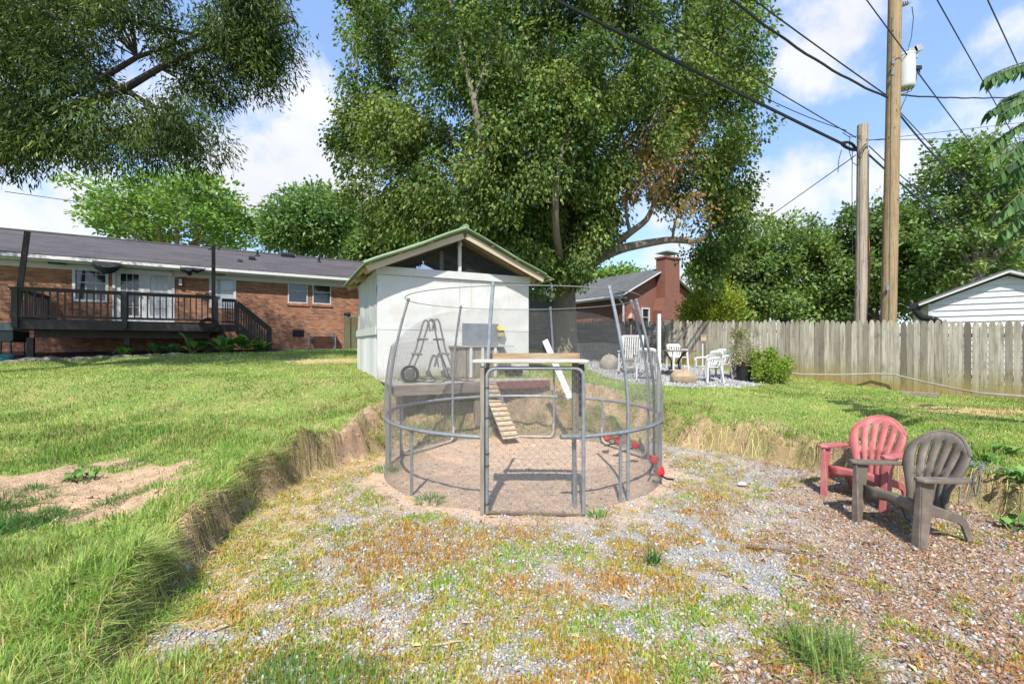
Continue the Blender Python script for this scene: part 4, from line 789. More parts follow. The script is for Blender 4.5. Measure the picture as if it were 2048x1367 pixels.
for x0 in (-.5, GW+.5): mb.beam((x0, -.33, GE-.5*sl_+.04), (cxu, -.33, GR+.03), .05, .24, (0, 1, 0))
mb.box(-.5, -.46, -.3, LD, GE-.5*sl_-.12, GE-.5*sl_+.07).box(-.46, -.003, -.3, LD, GE-.34, GE-.30).build('rake_board', trimw, nh)
MB().box(-.62, -.505, -.3, LD, GE-.5*sl_-.02, GE-.5*sl_+.11).build('gutter', trimw, nh)
MB().tube([(-.55, -.2, GE-.28), (-.45, -.12, GE-.45), (-.12, -.1, GE-.75), (-.09, -.1, 0)], .07, 6).build('downspout', trimw, nh)
c0, c1 = NF.uv(1329, 560, -.7)[0], NF.uv(1358, 560, -.7)[0]; w0, w1 = NF.uv(1322, 620, -.7)[0], NF.uv(1366, 620, -.7)[0]; zt = NF.uv(1340, 517, -.7)[1]; zsh = NF.uv(1340, 606, -.7)[1]
ch = MB().prism([(w0, -.2), (w1, -.2), (w1, zsh-.5), (c1, zsh+.35), (c1, zt), (c0, zt), (c0, zsh+.35), (w0, zsh-.5)], -.75, -.002, lambda a, b, c: (a, c, b)).build('chimney', brick_r, nh)
MB().box(c0-.08, c1+.08, -.83, .06, zt+.002, zt+.12).build('chimney_crown', brick_r, ch)
MB().tube([((c0+c1)/2+q, y_, zt+.12) for q, y_ in ((-.4, -.6),)]+[((c0+c1)/2-.4, -.6, zt+.4)], .03, 5).tube([((c0+c1)/2+.4, -.6, zt+.12), ((c0+c1)/2+.4, -.6, zt+.4)], .03, 5).add([((c0+c1)/2+x, -.38+y, zt+z) for x, y, z in ((-.75, -.5, .4), (.75, -.5, .4), (.75, .5, .4), (-.75, .5, .4), (-.3, -.2, .58), (.3, -.2, .58), (.3, .2, .58), (-.3, .2, .58))], [(3, 2, 1, 0), (4, 5, 6, 7), (0, 1, 5, 4), (1, 2, 6, 5), (2, 3, 7, 6), (3, 0, 4, 7)]).build('chimney_cap', greymetal, ch)
for x0, y0, x1, y1 in ((1284, 618, 1296, 650), (1368, 626, 1380, 650)):
    a_, b_, z0, z1 = NF.uv(x0, 630)[0], NF.uv(x1, 630)[0], NF.uv((x0+x1)/2, y1)[1], NF.uv((x0+x1)/2, y0)[1]; window((a_, b_, z0, z1), 1, 2, nh, fw=.1, y=-.06)
# pale low roof seen between the shed and the tree
q = P(1040, 600, 25); ct = thing('low_outbuilding', 'low dark outbuilding with a pale metal roof behind the shed', 'outbuilding', (q[0], q[1], 1.2), .25)
MB().box(0, 2.4, 0, 3, -.2, 2.7).prism([(0, 2.7), (2.4, 2.7), (.6, 3.2)], 0, .2, lambda a, b, c: (a, c, b)).build('wall', M('dark_boards', (.16, .16, .15), .85), ct); MB().beam((-.8, 1.5, 4.05), (2.9, 1.5, 2.75), 3.6, .08, (0, 0, 1)).build('roof', M('pale_metal_roof', (.55, .56, .57), .5), ct)  # walls in one even dark grey
# white garage on the right
A = Vector(P(1858, 640, 15.2)[:2]); WFr = Fr(A.x, A.y, R(-38), .6)
wa = thing('white_garage', 'white lap sided garage gable beyond the picket fence', 'garage', (A.x, A.y, .6), R(-38))
WE = WFr.uv(1858, 608)[1]; apu, apz = WFr.uv(2015, 551); WW = apu*2; slp = (apz-WE)/apu
sid = M('white_siding', (.70, .72, .74), .5, .04, 2, dirt=(.55, .57, .58), dscale=1.5, damt=.2); mb = MB(); lap = .19; z = -.6
while z < apz:
    z1 = min(z+lap, apz); 
    def xr(q): return (0, WW) if q <= WE else ((q-WE)/slp, WW-(q-WE)/slp)
    (a0, b0), (a1, b1) = xr(z), xr(z1)
    if b1 < a1: a1 = b1 = apu
    if z < WE < z1: a1, b1 = max(a1, 0), min(b1, WW)
    mb.add([(a0, -.042, z), (b0, -.042, z), (b1, -.004, z1), (a1, -.004, z1), (a0, .0, z), (b0, .0, z)], [(0, 1, 2, 3), (4, 5, 1, 0)]); z = z1
mb.box(0, .1, .002, 6, -.6, WE).box(WW-.1, WW, .002, 6, -.6, WE).build('wall', sid, wa)
mb = MB()
for x0 in (-.28, WW+.28): mb.beam((x0, -.16, WE-.28*slp+.09), (apu, -.16, apz+.10), .06, .30, (0, 1, 0))
mb.build('rake_board', trimw, wa); mb = MB()
for x0 in (-.3, WW+.3): mb.beam((x0, 3, WE-.3*slp+.17), (apu, 3, apz+.17), 6.25, .05, (0, 0, 1))
mb.build('roof', shing_g, wa); MB().box(-.02, .08, -.045, -.03, -.6, WE).build('corner_board', trimw, wa)
mb = MB(); pts = [(-.32, -.1, WE-.10), (-.34, -.15, WE-.25), (-.2, -.2, WE-.45), (.1, -.2, WE-.52), (.22, -.2, WE-.62), (.26, -.2, WE-.8), (.26, -.2, -.6)]
pp = [Vector(pts[i]).lerp(Vector(pts[i+1]), t) for i in range(len(pts)-1) for t in np.linspace(0, 1, 12)[:-1]]; mb.tube(pp, [.095+.012*(i % 2) for i in range(len(pp))], 9); mb.box(-.5, -.2, -.22, .1, WE-.14, WE+.05).build('drain_pipe', black, wa, True)
# far house between the poles
A = Vector(P(1672, 640, 52)[:2]); r = thing('distant_house', 'small far brick house with grey roof between the utility poles', 'house', (A.x, A.y, 1.0), R(8))
FF = Fr(A.x, A.y, R(8), 1.0); e = FF.uv(1700, 634)[1]; rg = FF.uv(1720, 617)[1]; xe = FF.uv(1765, 630)[0]+2; xg = FF.uv(1664, 630)[0]
MB().box(xg, xe, 0, 6, 0, e).build('wall', brick_r, r); MB().prism([(-.5, e-.05), (6.5, e-.05), (3, rg)], xg+1.5, xe+.4, lambda a, b, c: (c, a, b)).build('roof', shing_g, r)
MB().prism([(xg-.4, e-.1), (xg+3.4, e-.1), (xg+2.2, rg-.1)], -.6, 3, lambda a, b, c: (a, c, b)).build('gable', trimw, r)
a_, b_ = FF.uv(1740, 630)[0], FF.uv(1750, 630)[0]; window((a_, b_, FF.uv(1745, 640)[1], FF.uv(1745, 629)[1]), 1, 2, r, fw=.15, y=-.06)
# ------------------------------------------------------------------ the round wire run
run = thing('chicken_run', 'round wire mesh poultry run on grey pool pipes with a gate', 'poultry run', (EC[0], EC[1], 0))
RB = 1.90
def rprof(z): return RB-.26*max(0, (z-1.0)/1.34)**1.6 if z > 1 else RB
def pc(th, z, dr=0): r = rprof(z)+dr; return (r*math.cos(th), r*math.sin(th), z)
def gz(th, r=RB): return float(H(EC[0]+r*math.cos(th), EC[1]+r*math.sin(th)))
MB().tube([pc(R(a), 2.34) for a in range(0, 360, 6)], .0055, 5, closed=True).build('top_hoop', galv, run, True)
ga0, ga1 = R(-102), R(-73)
MB().tube([pc(R(a), .76, .0) for a in np.linspace(-73, 258, 70)], .0235, 8).build('pool_ring', galv, run, True)
MB().tube([pc(R(-73), .76), pc(R(-76), .765, .0), pc(R(-79.5), .77, .0)], .027, 8).build('ring_coupling', galv, run, True)
for deg, zb, dr in ((180, .0, 0), (129, .1, 0), (71, .1, 0), (8, 0, 0), (3, 0, .02), (-54, 0, 0), (-102.5, .05, .0)):
    th = R(deg); z0 = min(gz(th)-.03, .5); MB().tube([pc(th, z0+(2.35-z0)*t, dr) for t in np.linspace(0, 1, 14)], .0195, 8).tube([pc(th, 2.335, dr), pc(th, 2.375, dr)], .023, 8).build('upright_pipe', galv, run, True)
for deg in (-133, 168, 42, -57, 100): th = R(deg); z0 = gz(th, RB-.03)-.02; MB().tube([pc(th, .75, -.02), pc(th, (z0+.75)/2, -.02), pc(th, z0, -.02)], .019, 8).build('ring_leg', galv, run, True)
for d0, d1 in ((168, 129), (100, 71), (42, 8)):
    a, b = Vector(pc(R(d0), 0, -.03)), Vector(pc(R(d1), 0, -.03)); za, zb = gz(R(d0), 1.87)+.03, gz(R(d1), 1.87)+.03; u = (b-a)
    MB().tube([a+Vector((0, 0, za+.25)), a+Vector((0, 0, za+.09)), a+u*.03+Vector((0, 0, za+.03)), a+u*.08+Vector((0, 0, za)), a+u*.5+Vector((0, 0, (za+zb)/2)), a+u*.92+Vector((0, 0, zb)), a+u*.97+Vector((0, 0, zb+.03)), b+Vector((0, 0, zb+.09)), b+Vector((0, 0, zb+.25))], .021, 8).build('base_rail', M('bleached_pipe', (.45, .40, .34), .6, .2, 8), run, True)
# woven wire: verticals then hoops, as fine square strands
def wires(paths, r, mat_, name, parent):
    """paths (n,k,3): thin three sided strands"""
    n, k, _ = paths.shape; t = np.gradient(paths, axis=1); t /= np.linalg.norm(t, axis=2, keepdims=True)+1e-9
    ref = np.where(np.abs(t[..., 2:3]) < .8, np.array([0, 0, 1.]), np.array([1., 0, 0])); x = np.cross(t, ref); x /= np.linalg.norm(x, axis=2, keepdims=True)+1e-9; y = np.cross(t, x)
    V = np.stack([paths+r*(x*math.cos(q)+y*math.sin(q)) for q in (0, 2.094, 4.189)], 2).reshape(-1, 3)
    b = (np.arange(n)[:, None]*k+np.arange(k-1)[None])[..., None]*3; fs = [np.stack([b[..., 0]+q, b[..., 0]+(q+1) % 3, b[..., 0]+3+(q+1) % 3, b[..., 0]+3+q], -1) for q in range(3)]
    return fastmesh(name, V, np.concatenate([f.reshape(-1, 4) for f in fs]), mat_, parent)
PITCH = .0195; WR = .00105
def mtop(th):  # ragged upper edge of the wire
    back = ss(-.2, .9, np.sin(th)); return 1.72+.62*back-.12*ss(.3, 1, np.cos(th))*(1-back*.8)+.03*np.sin(5*th)
ths = np.arange(ga1, ga0+2*math.pi, PITCH/RB)
def rp(z): return np.where(z > 1, RB-.26*np.maximum(0, (z-1)/1.34)**1.6, RB)
tt = np.linspace(0, 1, 9)[None]; zt = mtop(ths)[:, None]; zg = H(EC[0]+RB*np.cos(ths), EC[1]+RB*np.sin(ths))[:, None]*.98
zz = zg+(zt-zg)*tt; bul = .03*np.sin(ths*7)[:, None]*np.sin(math.pi*np.clip(zz/.76, 0, 1)); rr = rp(zz)+.012+bul*(zz < .76)
wires(np.stack([rr*np.cos(ths)[:, None], rr*np.sin(ths)[:, None], zz], -1), WR, wire_m, 'wire_mesh', run)
hs = []; 
for z in np.arange(.02, 2.36, PITCH):
    ok = (mtop(ths) > z) & (zg[:, 0] < z); sub = ths[::5]; ok = ok[::5]; i = 0; cut = []
    seg = []
    for a, f in zip(sub, ok):
        if f: seg.append(a)
        elif seg: cut.append(seg); seg = []
    if seg: cut.append(seg)
    for sg in cut:
        if len(sg) < 3: continue
        for q in range(0, len(sg)-1, 8):
            c = sg[q:q+9]; c = c+[c[-1]]*(9-len(c)); c = np.array(c); b_ = .03*np.sin(c*7)*math.sin(math.pi*min(1, z/.76)) if z < .76 else 0*c
            r_ = rp(np.array([z]))[0]+.012+b_; hs.append(np.stack([r_*np.cos(c), r_*np.sin(c), 0*c+z], -1))
wires(np.array(hs), WR, wire_m, 'wire_mesh', run)
# gate, posts, lintel
GX0, GX1, GY, GT = P(974, 0, 4.5)[0]-EC[0], P(1167, 0, 4.5)[0]-EC[0], 4.5-EC[1], 1.47
rc = .09; fr = [(GX0, GY, .02), (GX0, GY, GT-rc)]+[(GX0+rc-rc*math.cos(t), GY, GT-rc+rc*math.sin(t)) for t in np.linspace(0, math.pi/2, 6)]+[(GX1-rc+rc*math.sin(t), GY, GT-rc+rc*math.cos(t)) for t in np.linspace(0, math.pi/2, 6)]+[(GX1, GY, GT-rc), (GX1, GY, .02)]
gate = MB().tube(fr, .0185, 8).build('gate', galv, run, True)
MB().tube([(GX0, GY, .03), (GX1, GY, .005)], .016, 6).build('bottom_bar', M('rusty_pipe', (.16, .12, .09), .7, .3, 20), gate)
def clip(a, b):
    (x0, z0), (x1, z1) = a, b; t0, t1 = 0., 1.
    for p, q in ((-(x1-x0), x0-GX0), (x1-x0, GX1-x0), (-(z1-z0), z0-.03), (z1-z0, GT-z0)):
        if p == 0: continue
        r = q/p
        if p < 0: t0 = max(t0, r)
        else: t1 = min(t1, r)
    return None if t0 >= t1 else [(x0+(x1-x0)*t, z0+(z1-z0)*t) for t in (t0, t1)]
cl = []
for s_ in (1, -1):
    for k in np.arange(-2, 3, .078):
        c = clip((k, 0), (k+s_*1.6, 1.6))
        if c:
            n_ = 9; ts = np.linspace(0, 1, n_); cl.append([(c[0][0]+(c[1][0]-c[0][0])*t, GY+.004*s_, c[0][1]+(c[1][1]-c[0][1])*t) for t in ts])
wires(np.array(cl), .0015, wire_m, 'chain_link', gate)
fw = [[(x, GY+.012, .03+(GT-.04)*t) for t in np.linspace(0, 1, 3)] for x in np.arange(GX0+.01, GX1, PITCH)]+[[(GX0+(GX1-GX0)*t, GY+.012, z) for t in np.linspace(0, 1, 3)] for z in np.arange(.04, GT-.01, PITCH)]
wires(np.array(fw), .00075, wire_m, 'fine_mesh', gate)
for z in (.12, .5, .62, .98, 1.28): MB().tube([(GX0-.005+.028*math.cos(t), GY+.028*math.sin(t), z) for t in np.linspace(0, 6.28, 11)[:-1]], .004, 4, closed=True).build('tie_wire', blackmetal, run)
MB().box(GX0-.068, GX0-.026, GY-.02, GY+.04, -.05, GT+.02).build('gate_post', oldwood, run, bevel=.004)
MB().box(GX0-.035, GX0+.0, GY+.05, GY+.09, 0, GT).build('gate_post', oldwood, run)
gxr = P(1150, 0, 4.72)[0]-EC[0]; gyr = 4.72-EC[1]
MB().box(gxr-.03, gxr+.035, gyr-.03, gyr+.03, .72, GT+.05).build('gate_post', oldwood, run, bevel=.004); MB().tube([(gxr, gyr, -.05), (gxr-.01, gyr, .74)], .024, 8).build('latch_post', galv, run)
MB().box(gxr+.036, gxr+.10, gyr+.01, gyr+.07, .95, GT+.03).build('gate_post', darkwood, run)
sb0, sb1 = P(945, 0, 4.45)[0]-EC[0], P(1177, 0, 4.45)[0]-EC[0]
MB().box(sb0, sb1, GY-.06, GY+.22, GT+.055, GT+.085).build('lintel_board', M('chipped_paint_board', (.60, .57, .50), .75, .25, 8, .5, 40, st=(.2, 1, 1), dirt=(.30, .23, .16), dscale=8, damt=.8), run, bevel=.006)
bx0, bx1 = P(975, 0, 4.85)[0]-EC[0], P(1158, 0, 4.85)[0]-EC[0]
MB().box(bx0, bx1, GY+.30, GY+.36, GT+.035, GT+.145).build('lintel_beam', M('split_timber', (.40, .27, .16), .9, .4, 8, .6, 30, st=(.15, 1, 1), dirt=(.62, .55, .45), dscale=10, damt=.7), run)
a, b = P(1090, 680, 8.15), P(1141, 796, 7.7)
wp = thing('white_plank', 'white painted plank leaning against the inside of the run', 'plank', b); MB().beam((0, 0, 0), Vector(a)-Vector(b), .105, .02, (.3, 1, 0)).build('plank', white, wp)
sp = P(1315, 840, 6.2); st = thing('white_stake', 'tall white post standing at the right edge of the run', 'stake', (sp[0]+.02, sp[1], 0)); MB().box(-.022, .022, -.02, .02, -.05, 2.13).build('stake', white, st); 
cupm = M('red_plastic', (.62, .03, .035), .4, .1, 8)
for k, (px, py, d, lab) in enumerate(((1214, 874, 6.95, 'red plastic cup farthest back along the right side of the run'), (1236, 882, 6.75, 'red plastic cup second from the back of the run'), (1272, 889, 6.4, 'red plastic cup in the middle of the row, left of the front pipe'), (1308, 919, 5.75, 'red plastic cup right of the front pipe, higher of the two there'), (1319, 942, 5.45, 'red plastic cup nearest the camera, at the right edge of the run'))):
    p = P(px, py, d); r = thing('drinker_cup', lab, 'cup', p, 0, 'red cups inside the run')
    MB().lathe([(.025, -.06), (.05, -.04), (.066, .03), (.06, .03), (.045, -.03)], 14).build('cup', cupm, r, True); r.rotation_euler = (R(35), R(-20), k)
    MB().tube([(0, 0, -.06), (.02, .05, -.12), (.05, .12, min(-.13, float(H(p[0], p[1]))-p[2]))], .012, 5).build('stem', black, r)
# ------------------------------------------------------------------ slatted garden chairs
def adirondack(name, label, loc, rz, mat_):
    r = thing(name, label, 'garden chair', loc, rz, 'slatted garden chairs by the bank')
    def sheet(fn, us, vs, keep, th, nm):
        m_ = MB(); nu, nv = len(us), len(vs); A = [fn(u, v) for v in vs for u in us]; fs = [(j*nu+i, j*nu+i+1, (j+1)*nu+i+1, (j+1)*nu+i) for j in range(nv-1) for i in range(nu-1) if keep((us[i]+us[i+1])/2, (vs[j]+vs[j+1])/2)]
        m_.add(A, fs); o = m_.build(nm, mat_, r, True); q = o.modifiers.new('thickness', 'SOLIDIFY'); q.thickness = th; q.offset = 0; return o
    # back: six fanned slats joined at the foot, the waist and the arched top
    N = 6; gap = .035; us = []
    for i in range(N): us += [i/N+(gap/2 if i else 0), (i+.5)/N, (i+1)/N-(gap/2 if i < N-1 else 0)]
    us = [u*2-1 for u in us]
    def bk(u, v):
        half = np.interp(v, [0, .2, .42, .7, .86, 1], [.205, .19, .212, .280, .298, .288]); top = .74*(1-.24*abs(u)**2.3); 
        L_ = top*v; y = .12+L_*.30-.05*math.sin(v*math.pi)-.055*u*u*(.4+v); z = .20+L_*.98
        return (u*half, y-.03*v*v*-1, z)
    def isslot(u):
        s_ = (u+1)/2*N; return abs(s_-round(s_)) < gap*N/2+.001 and 0 < round(s_) < N
    sheet(bk, us, [0, .05, .12, .2, .3, .4, .46, .52, .6, .7, .8, .88, .93, 1], lambda u, v: not (isslot(u) and (.05 < v < .46 or .52 < v < .88)), .022, 'backrest')
    MB().tube([bk(u, 1) for u in np.linspace(-1, 1, 17)], .016, 6).build('back_rim', mat_, r, True)
    # seat: cross boards from the rolled front edge down to the back
    vs = []; NS = 5
    for i in range(NS): vs += [i/NS+.012, (i+1)/NS-.012]
    def st_(u, v): hw = .275-.05*v; return (u*hw, -.31+.46*v, .375-.15*v-.045*max(0, (.12-v)/.12)**2)
    sheet(st_, [-1, -.93, -.3, .3, .93, 1], [0]+vs[1:-1]+[1], lambda u, v: not (abs(v*NS-round(v*NS)) < .08 and 0 < round(v*NS) < NS and abs(u) < .93), .022, 'seat')
    sheet(lambda u, v: (u*.275, -.315-.01*math.sin(v*3), .375-v*(.085+.055*u*u)), [-1, -.6, -.2, .2, .6, 1], [0, .3, .7, 1], lambda u, v: True, .022, 'front_apron')
    for s_ in (-1, 1):
        out = [(.27, -.40), (.33, -.44), (.385, -.42), (.40, -.33), (.40, -.05), (.385, .08), (.35, .17), (.30, .22), (.27, .18), (.285, .06), (.27, -.1)]
        MB().prism([(s_*x, y) for x, y in (out if s_ > 0 else out[::-1])], 0, .032, lambda a, b, c: (a, b, .575-(b+.4)*.06+c)).build('armrest', mat_, r, bevel=.008)
        m_ = MB()
        def leg(pts, y0, y1): pass
        L0 = [(-.41, .575), (-.25, .57), (-.27, .42), (-.285, .28), (-.335, .0), (-.43, .0), (-.42, .3)]
        m_.prism(L0 if s_ > 0 else L0[::-1], .305*s_, .345*s_, lambda a, b, c: (c-(.0 if b > .3 else 0), a, b))
        m_.prism([(.21*s_, -.005), (.345*s_, -.005), (.345*s_, 0), (.21*s_, 0)][::s_], 0, .575, lambda a, b, c: (a+(s_*.07*max(0, (c-.3)/.3) if abs(a) < .3 else 0), b-.415+(.0), c)) if False else None
        m_.add([(s_*.30, -.41, .57), (s_*.345, -.41, .57), (s_*.345, -.43, 0), (s_*.265, -.43, 0), (s_*.30, -.385, .57), (s_*.345, -.385, .57), (s_*.345, -.405, 0), (s_*.265, -.405, 0)], [(0, 1, 2, 3), (7, 6, 5, 4), (0, 3, 7, 4), (1, 5, 6, 2), (3, 2, 6, 7), (4, 5, 1, 0)])
        m_.build('front_leg', mat_, r, bevel=.006)
        L1 = [(-.33, .375), (.12, .245), (.18, .20), (.27, .0), (.20, .0), (.13, .145), (.08, .175), (-.30, .285)]
        MB().prism(L1 if s_ > 0 else L1[::-1], .272*s_, .300*s_, lambda a, b, c: (c, a, b)).build('rear_leg', mat_, r, bevel=.006)
    return r
redp = M('faded_red_plastic', (.50, .145, .14), .6, .2, 7, .2, 60, dirt=(.62, .33, .30), dscale=4, damt=.7); gryp = M('weathered_brown_plastic', (.175, .145, .115), .65, .25, 7, .2, 60, dirt=(.36, .30, .24), dscale=3.6, damt=.75)
def face(fx, fy): return math.atan2(fx, -fy)      # chair fronts look along -y
c1 = (3.72, 4.12); c2 = (3.98, 5.02)
adirondack('garden_chair', 'faded red plastic slatted garden chair behind the brown one', (c2[0], c2[1], float(H(*c2, sd=np.array(-1.)))+.0), -math.atan2(.87, .49), redp).scale = (.9, .9, .97)
adirondack('garden_chair', 'weathered grey brown plastic slatted garden chair in front', (c1[0], c1[1], 0.0), -math.atan2(.985, .17), gryp).scale = (.9, .9, .97)
# ------------------------------------------------------------------ patio seats
def plastic_chair(label, loc, rz):
    r = thing('plastic_chair', label, 'plastic chair', loc, rz, 'white plastic chairs on the patio'); m_ = MB()
    MB().prism([(-.22, -.23), (.22, -.23), (.24, -.15), (.21, .2), (-.21, .2), (-.24, -.15)], .40, .43).build('seat', plastic_w, r, bevel=.008)
    def bk(a, z): rad = .27; lean = .12*(z-.42)/.45; return (rad*math.sin(a), .17-.03+.05*math.cos(a)+lean-.02, z)
    As = np.linspace(-1.15, 1.15, 15); q = MB(); top = lambda a: .86-.05*(a/1.15)**4
    V = [bk(a, z0+(top(a)-z0)*t) for z0 in (.43,) for t in (0, .1, .78, .88, 1) for a in As]; fs = []
    for j in range(4):
        for i in range(14):
            if j == 1 and i % 2 == 1: continue
            fs.append((j*15+i, j*15+i+1, j*15+16+i, j*15+15+i))
    o = q.add(V, fs).build('backrest', plastic_w, r, True); s_ = o.modifiers.new('thickness', 'SOLIDIFY'); s_.thickness = .015; s_.offset = 0
    for s_ in (-1, 1):
        MB().tube([(s_*.245, .15, .66), (s_*.28, .05, .665), (s_*.285, -.12, .655), (s_*.27, -.22, .63), (s_*.255, -.235, .58)], [.024, .028, .028, .026, .02], 6).build('armrest', plastic_w, r, True)
        for y0, y1, zt in ((-.235, -.27, .60), (.17, .25, .44)):
            w0 = .045; MB().add([(s_*.20, y0, zt), (s_*.265, y0, zt), (s_*.265, y0+w0, zt), (s_*.22, y0+w0, zt), (s_*.235, y1, 0), (s_*.285, y1, 0), (s_*.285, y1+w0, 0), (s_*.25, y1+w0, 0)], [(0, 1, 2, 3), (7, 6, 5, 4), (0, 4, 5, 1), (1, 5, 6, 2), (2, 6, 7, 3), (3, 7, 4, 0)]).build('leg', plastic_w, r)
    return r
def onG(px, d): x = (px-CX)/F*d; return (x, d, float(H(x, d)))
plastic_chair('white plastic armchair beside the rocking chair, seen through the run mesh', onG(1291, 12.2), R(170))
plastic_chair('white plastic armchair behind the round glass table', onG(1354, 15.0), R(8))
plastic_chair('white plastic armchair nearest the camera at the right of the table', onG(1417, 12.3), R(-75))
plastic_chair('white plastic armchair tucked behind another at the right of the table', onG(1438, 13.2), R(-58))
p = onG(1262, 13.4); rk = thing('rocking_chair', 'white slatted wooden rocking chair on the gravel patio', 'rocking chair', p, R(-22))
q = MB()
for i in range(9): x = -.26+i*.065; q.beam((x, .24, .44), (x*1.03, .46, 1.10), .04, .018, (0, 1, 0))
q.build('back_slats', white, rk); MB().beam((-.31, .465, 1.12), (.31, .465, 1.12), .05, .07).build('top_rail', white, rk)
for s_ in (-1, 1):
    MB().beam((s_*.31, .20, .1), (s_*.31, .47, 1.13), .045, .045).build('back_post', white, rk); MB().beam((s_*.31, -.27, .08), (s_*.31, -.27, .66), .045, .045).build('front_leg', white, rk)
    MB().beam((s_*.31, -.34, .67), (s_*.31, .33, .66), .08, .03).build('armrest', white, rk)
    MB().tube([(s_*.31, y, .03+.11*(y/.6)**2+.0) for y in np.linspace(-.5, .75, 10)], .024, 6).build('rocker', white, rk)
q = MB()
for i in range(8): q.beam((-.29, -.28+i*.066, .43-.01*i), (.29, -.28+i*.066, .43-.01*i), .05, .018)
q.build('seat', white, rk); MB().beam((-.3, -.26, .2), (.3, -.26, .2), .03, .03).build('stretcher', white, rk)
p = onG(1350, 13.4); tb = thing('patio_table', 'round patio table with thin brown top and curved black legs', 'table', p)
MB().lathe([(.60, .715), (.61, .73), (.6, .745)], 28).build('tabletop', M('brown_glass', (.16, .13, .11), .25, .1, 4), tb, True)
for k in range(4):
    t = k*math.pi/2+.5; MB().tube([(.42*math.cos(t), .42*math.sin(t), .71), (.26*math.cos(t), .26*math.sin(t), .58), (.14*math.cos(t), .14*math.sin(t), .42), (.15*math.cos(t), .15*math.sin(t), .25), (.30*math.cos(t), .30*math.sin(t), .10), (.38*math.cos(t), .38*math.sin(t), 0)], .016, 6).build('leg', blackmetal, tb, True)
def rock(name, label, loc, r, seed, mat_, group=None):
    rng = np.random.default_rng(seed); m_ = MB(); n, k = 20, 12; V = []
    ph = rng.uniform(0, 6, 6)
    for j in range(k+1):
        t = math.pi*j/k
        for i in range(n):
            a = 2*math.pi*i/n; d = 1+.30*(float(fbm(a*1.3+seed*3.1+math.cos(t)*1.7, t*1.6+seed, seed, 4))-.5)*math.sin(t)+.08*math.sin(2*a+ph[0])*math.sin(t)+.08*math.sin(3*a+ph[1]+2*t)+.05*math.sin(5*a+3*t+ph[2])+rng.normal(0, .012)
            V.append((r[0]*d*math.sin(t)*math.cos(a), r[1]*d*math.sin(t)*math.sin(a), r[2]*(d*math.cos(t)+.55)))
    m_.add(V, [(j*n+i, (j+1)*n+i, (j+1)*n+(i+1) % n, j*n+(i+1) % n) for j in range(k) for i in range(n)])
    o = m_.build(name, mat_, None, True); o.location = loc; return tag(o, label, 'rock', group)
rockm = M('pale_granite', (.40, .35, .29), .9, .3, 4, .7, 12, dirt=(.22, .18, .14), dscale=5, damt=.6); rockt = M('tan_boulder', (.45, .34, .22), .9, .25, 4, .6, 14, dirt=(.30, .22, .14), dscale=5, damt=.6)
rock('boulder', 'upright pale grey boulder on the patio left of the rocking chair', onG(1219, 14.2), (.26, .24, .30), 2, rockm); rock('boulder', 'rounded tan boulder on the gravel in front of the table', onG(1366, 11.9), (.36, .26, .22), 5, rockt); rock('boulder', 'small brown boulder half hidden beside the black plant pot', onG(1474, 13.9), (.22, .2, .3), 9, rockt)
p = onG(1262, 15.2); l_ = thing('lamp_post', 'small copper topped lantern on a slim post behind the rocking chair', 'garden lamp', p)
cop = M('copper', (.50, .27, .19), .45, .2, 8, metal=.4); zl = CZ+(690-648)*15.2/F-p[2]
MB().tube([(0, 0, 0), (0, 0, zl)], .022, 7).build('post', cop, l_); MB().lathe([(.03, zl), (.06, zl+.03), (.07, zl+.17), (.05, zl+.19)], 8).build('lantern', M('dark_lantern', (.08, .07, .06), .5), l_); MB().lathe([(.17, zl+.19), (.15, zl+.22), (.05, zl+.36), (.02, zl+.38), (.02, zl+.43), (0, zl+.44)], 8).build('cap', cop, l_)
p = onG(1405, 15.4); l_ = thing('lamp_post', 'small weathered wooden lamp on a white stake by the fence', 'garden lamp', p); zl = CZ+(690-673)*15.4/F-p[2]
MB().box(-.02, .02, -.02, .02, 0, zl-.15).build('post', white, l_); MB().box(-.09, .09, -.09, .09, zl-.14, zl+.03).box(-.11, .11, -.11, .11, zl+.032, zl+.06).build('lantern', rawwood, l_)
MB().box(-.05, .05, -.03, .03, 0, zl-.16)
# conduit pipe along the fence, timber on the ground
pipe = [P(1480, 712, 15.3), P(1560, 741, 14.2), P(1600, 748, 13.8), P(1680, 749, 13.1), P(1750, 747, 12.6), P(1790, 749, 12.2), P(1850, 764, 11.5), P(1920, 779, 10.7), P(1960, 786, 10.2), P(2060, 793, 9.6)]
o = MB().tube([Vector(a).lerp(Vector(b), t) for a, b in zip(pipe[:-1], pipe[1:]) for t in (0, .5)]+[Vector(pipe[-1])], .022, 6).build('conduit_pipe', M('pale_pipe', (.42, .40, .36), .5), None, True); tag(o, 'long pale bent pipe lying along the foot of the picket fence', 'pipe')
p = onG(1838, 11.1); o = MB().box(-.36, .36, -.06, .06, 0, .10).build('timber_block', oldwood, None, bevel=.01); o.location = p; o.rotation_euler = (0, 0, -.75); tag(o, 'short grey timber offcut lying at the foot of the picket fence', 'timber')
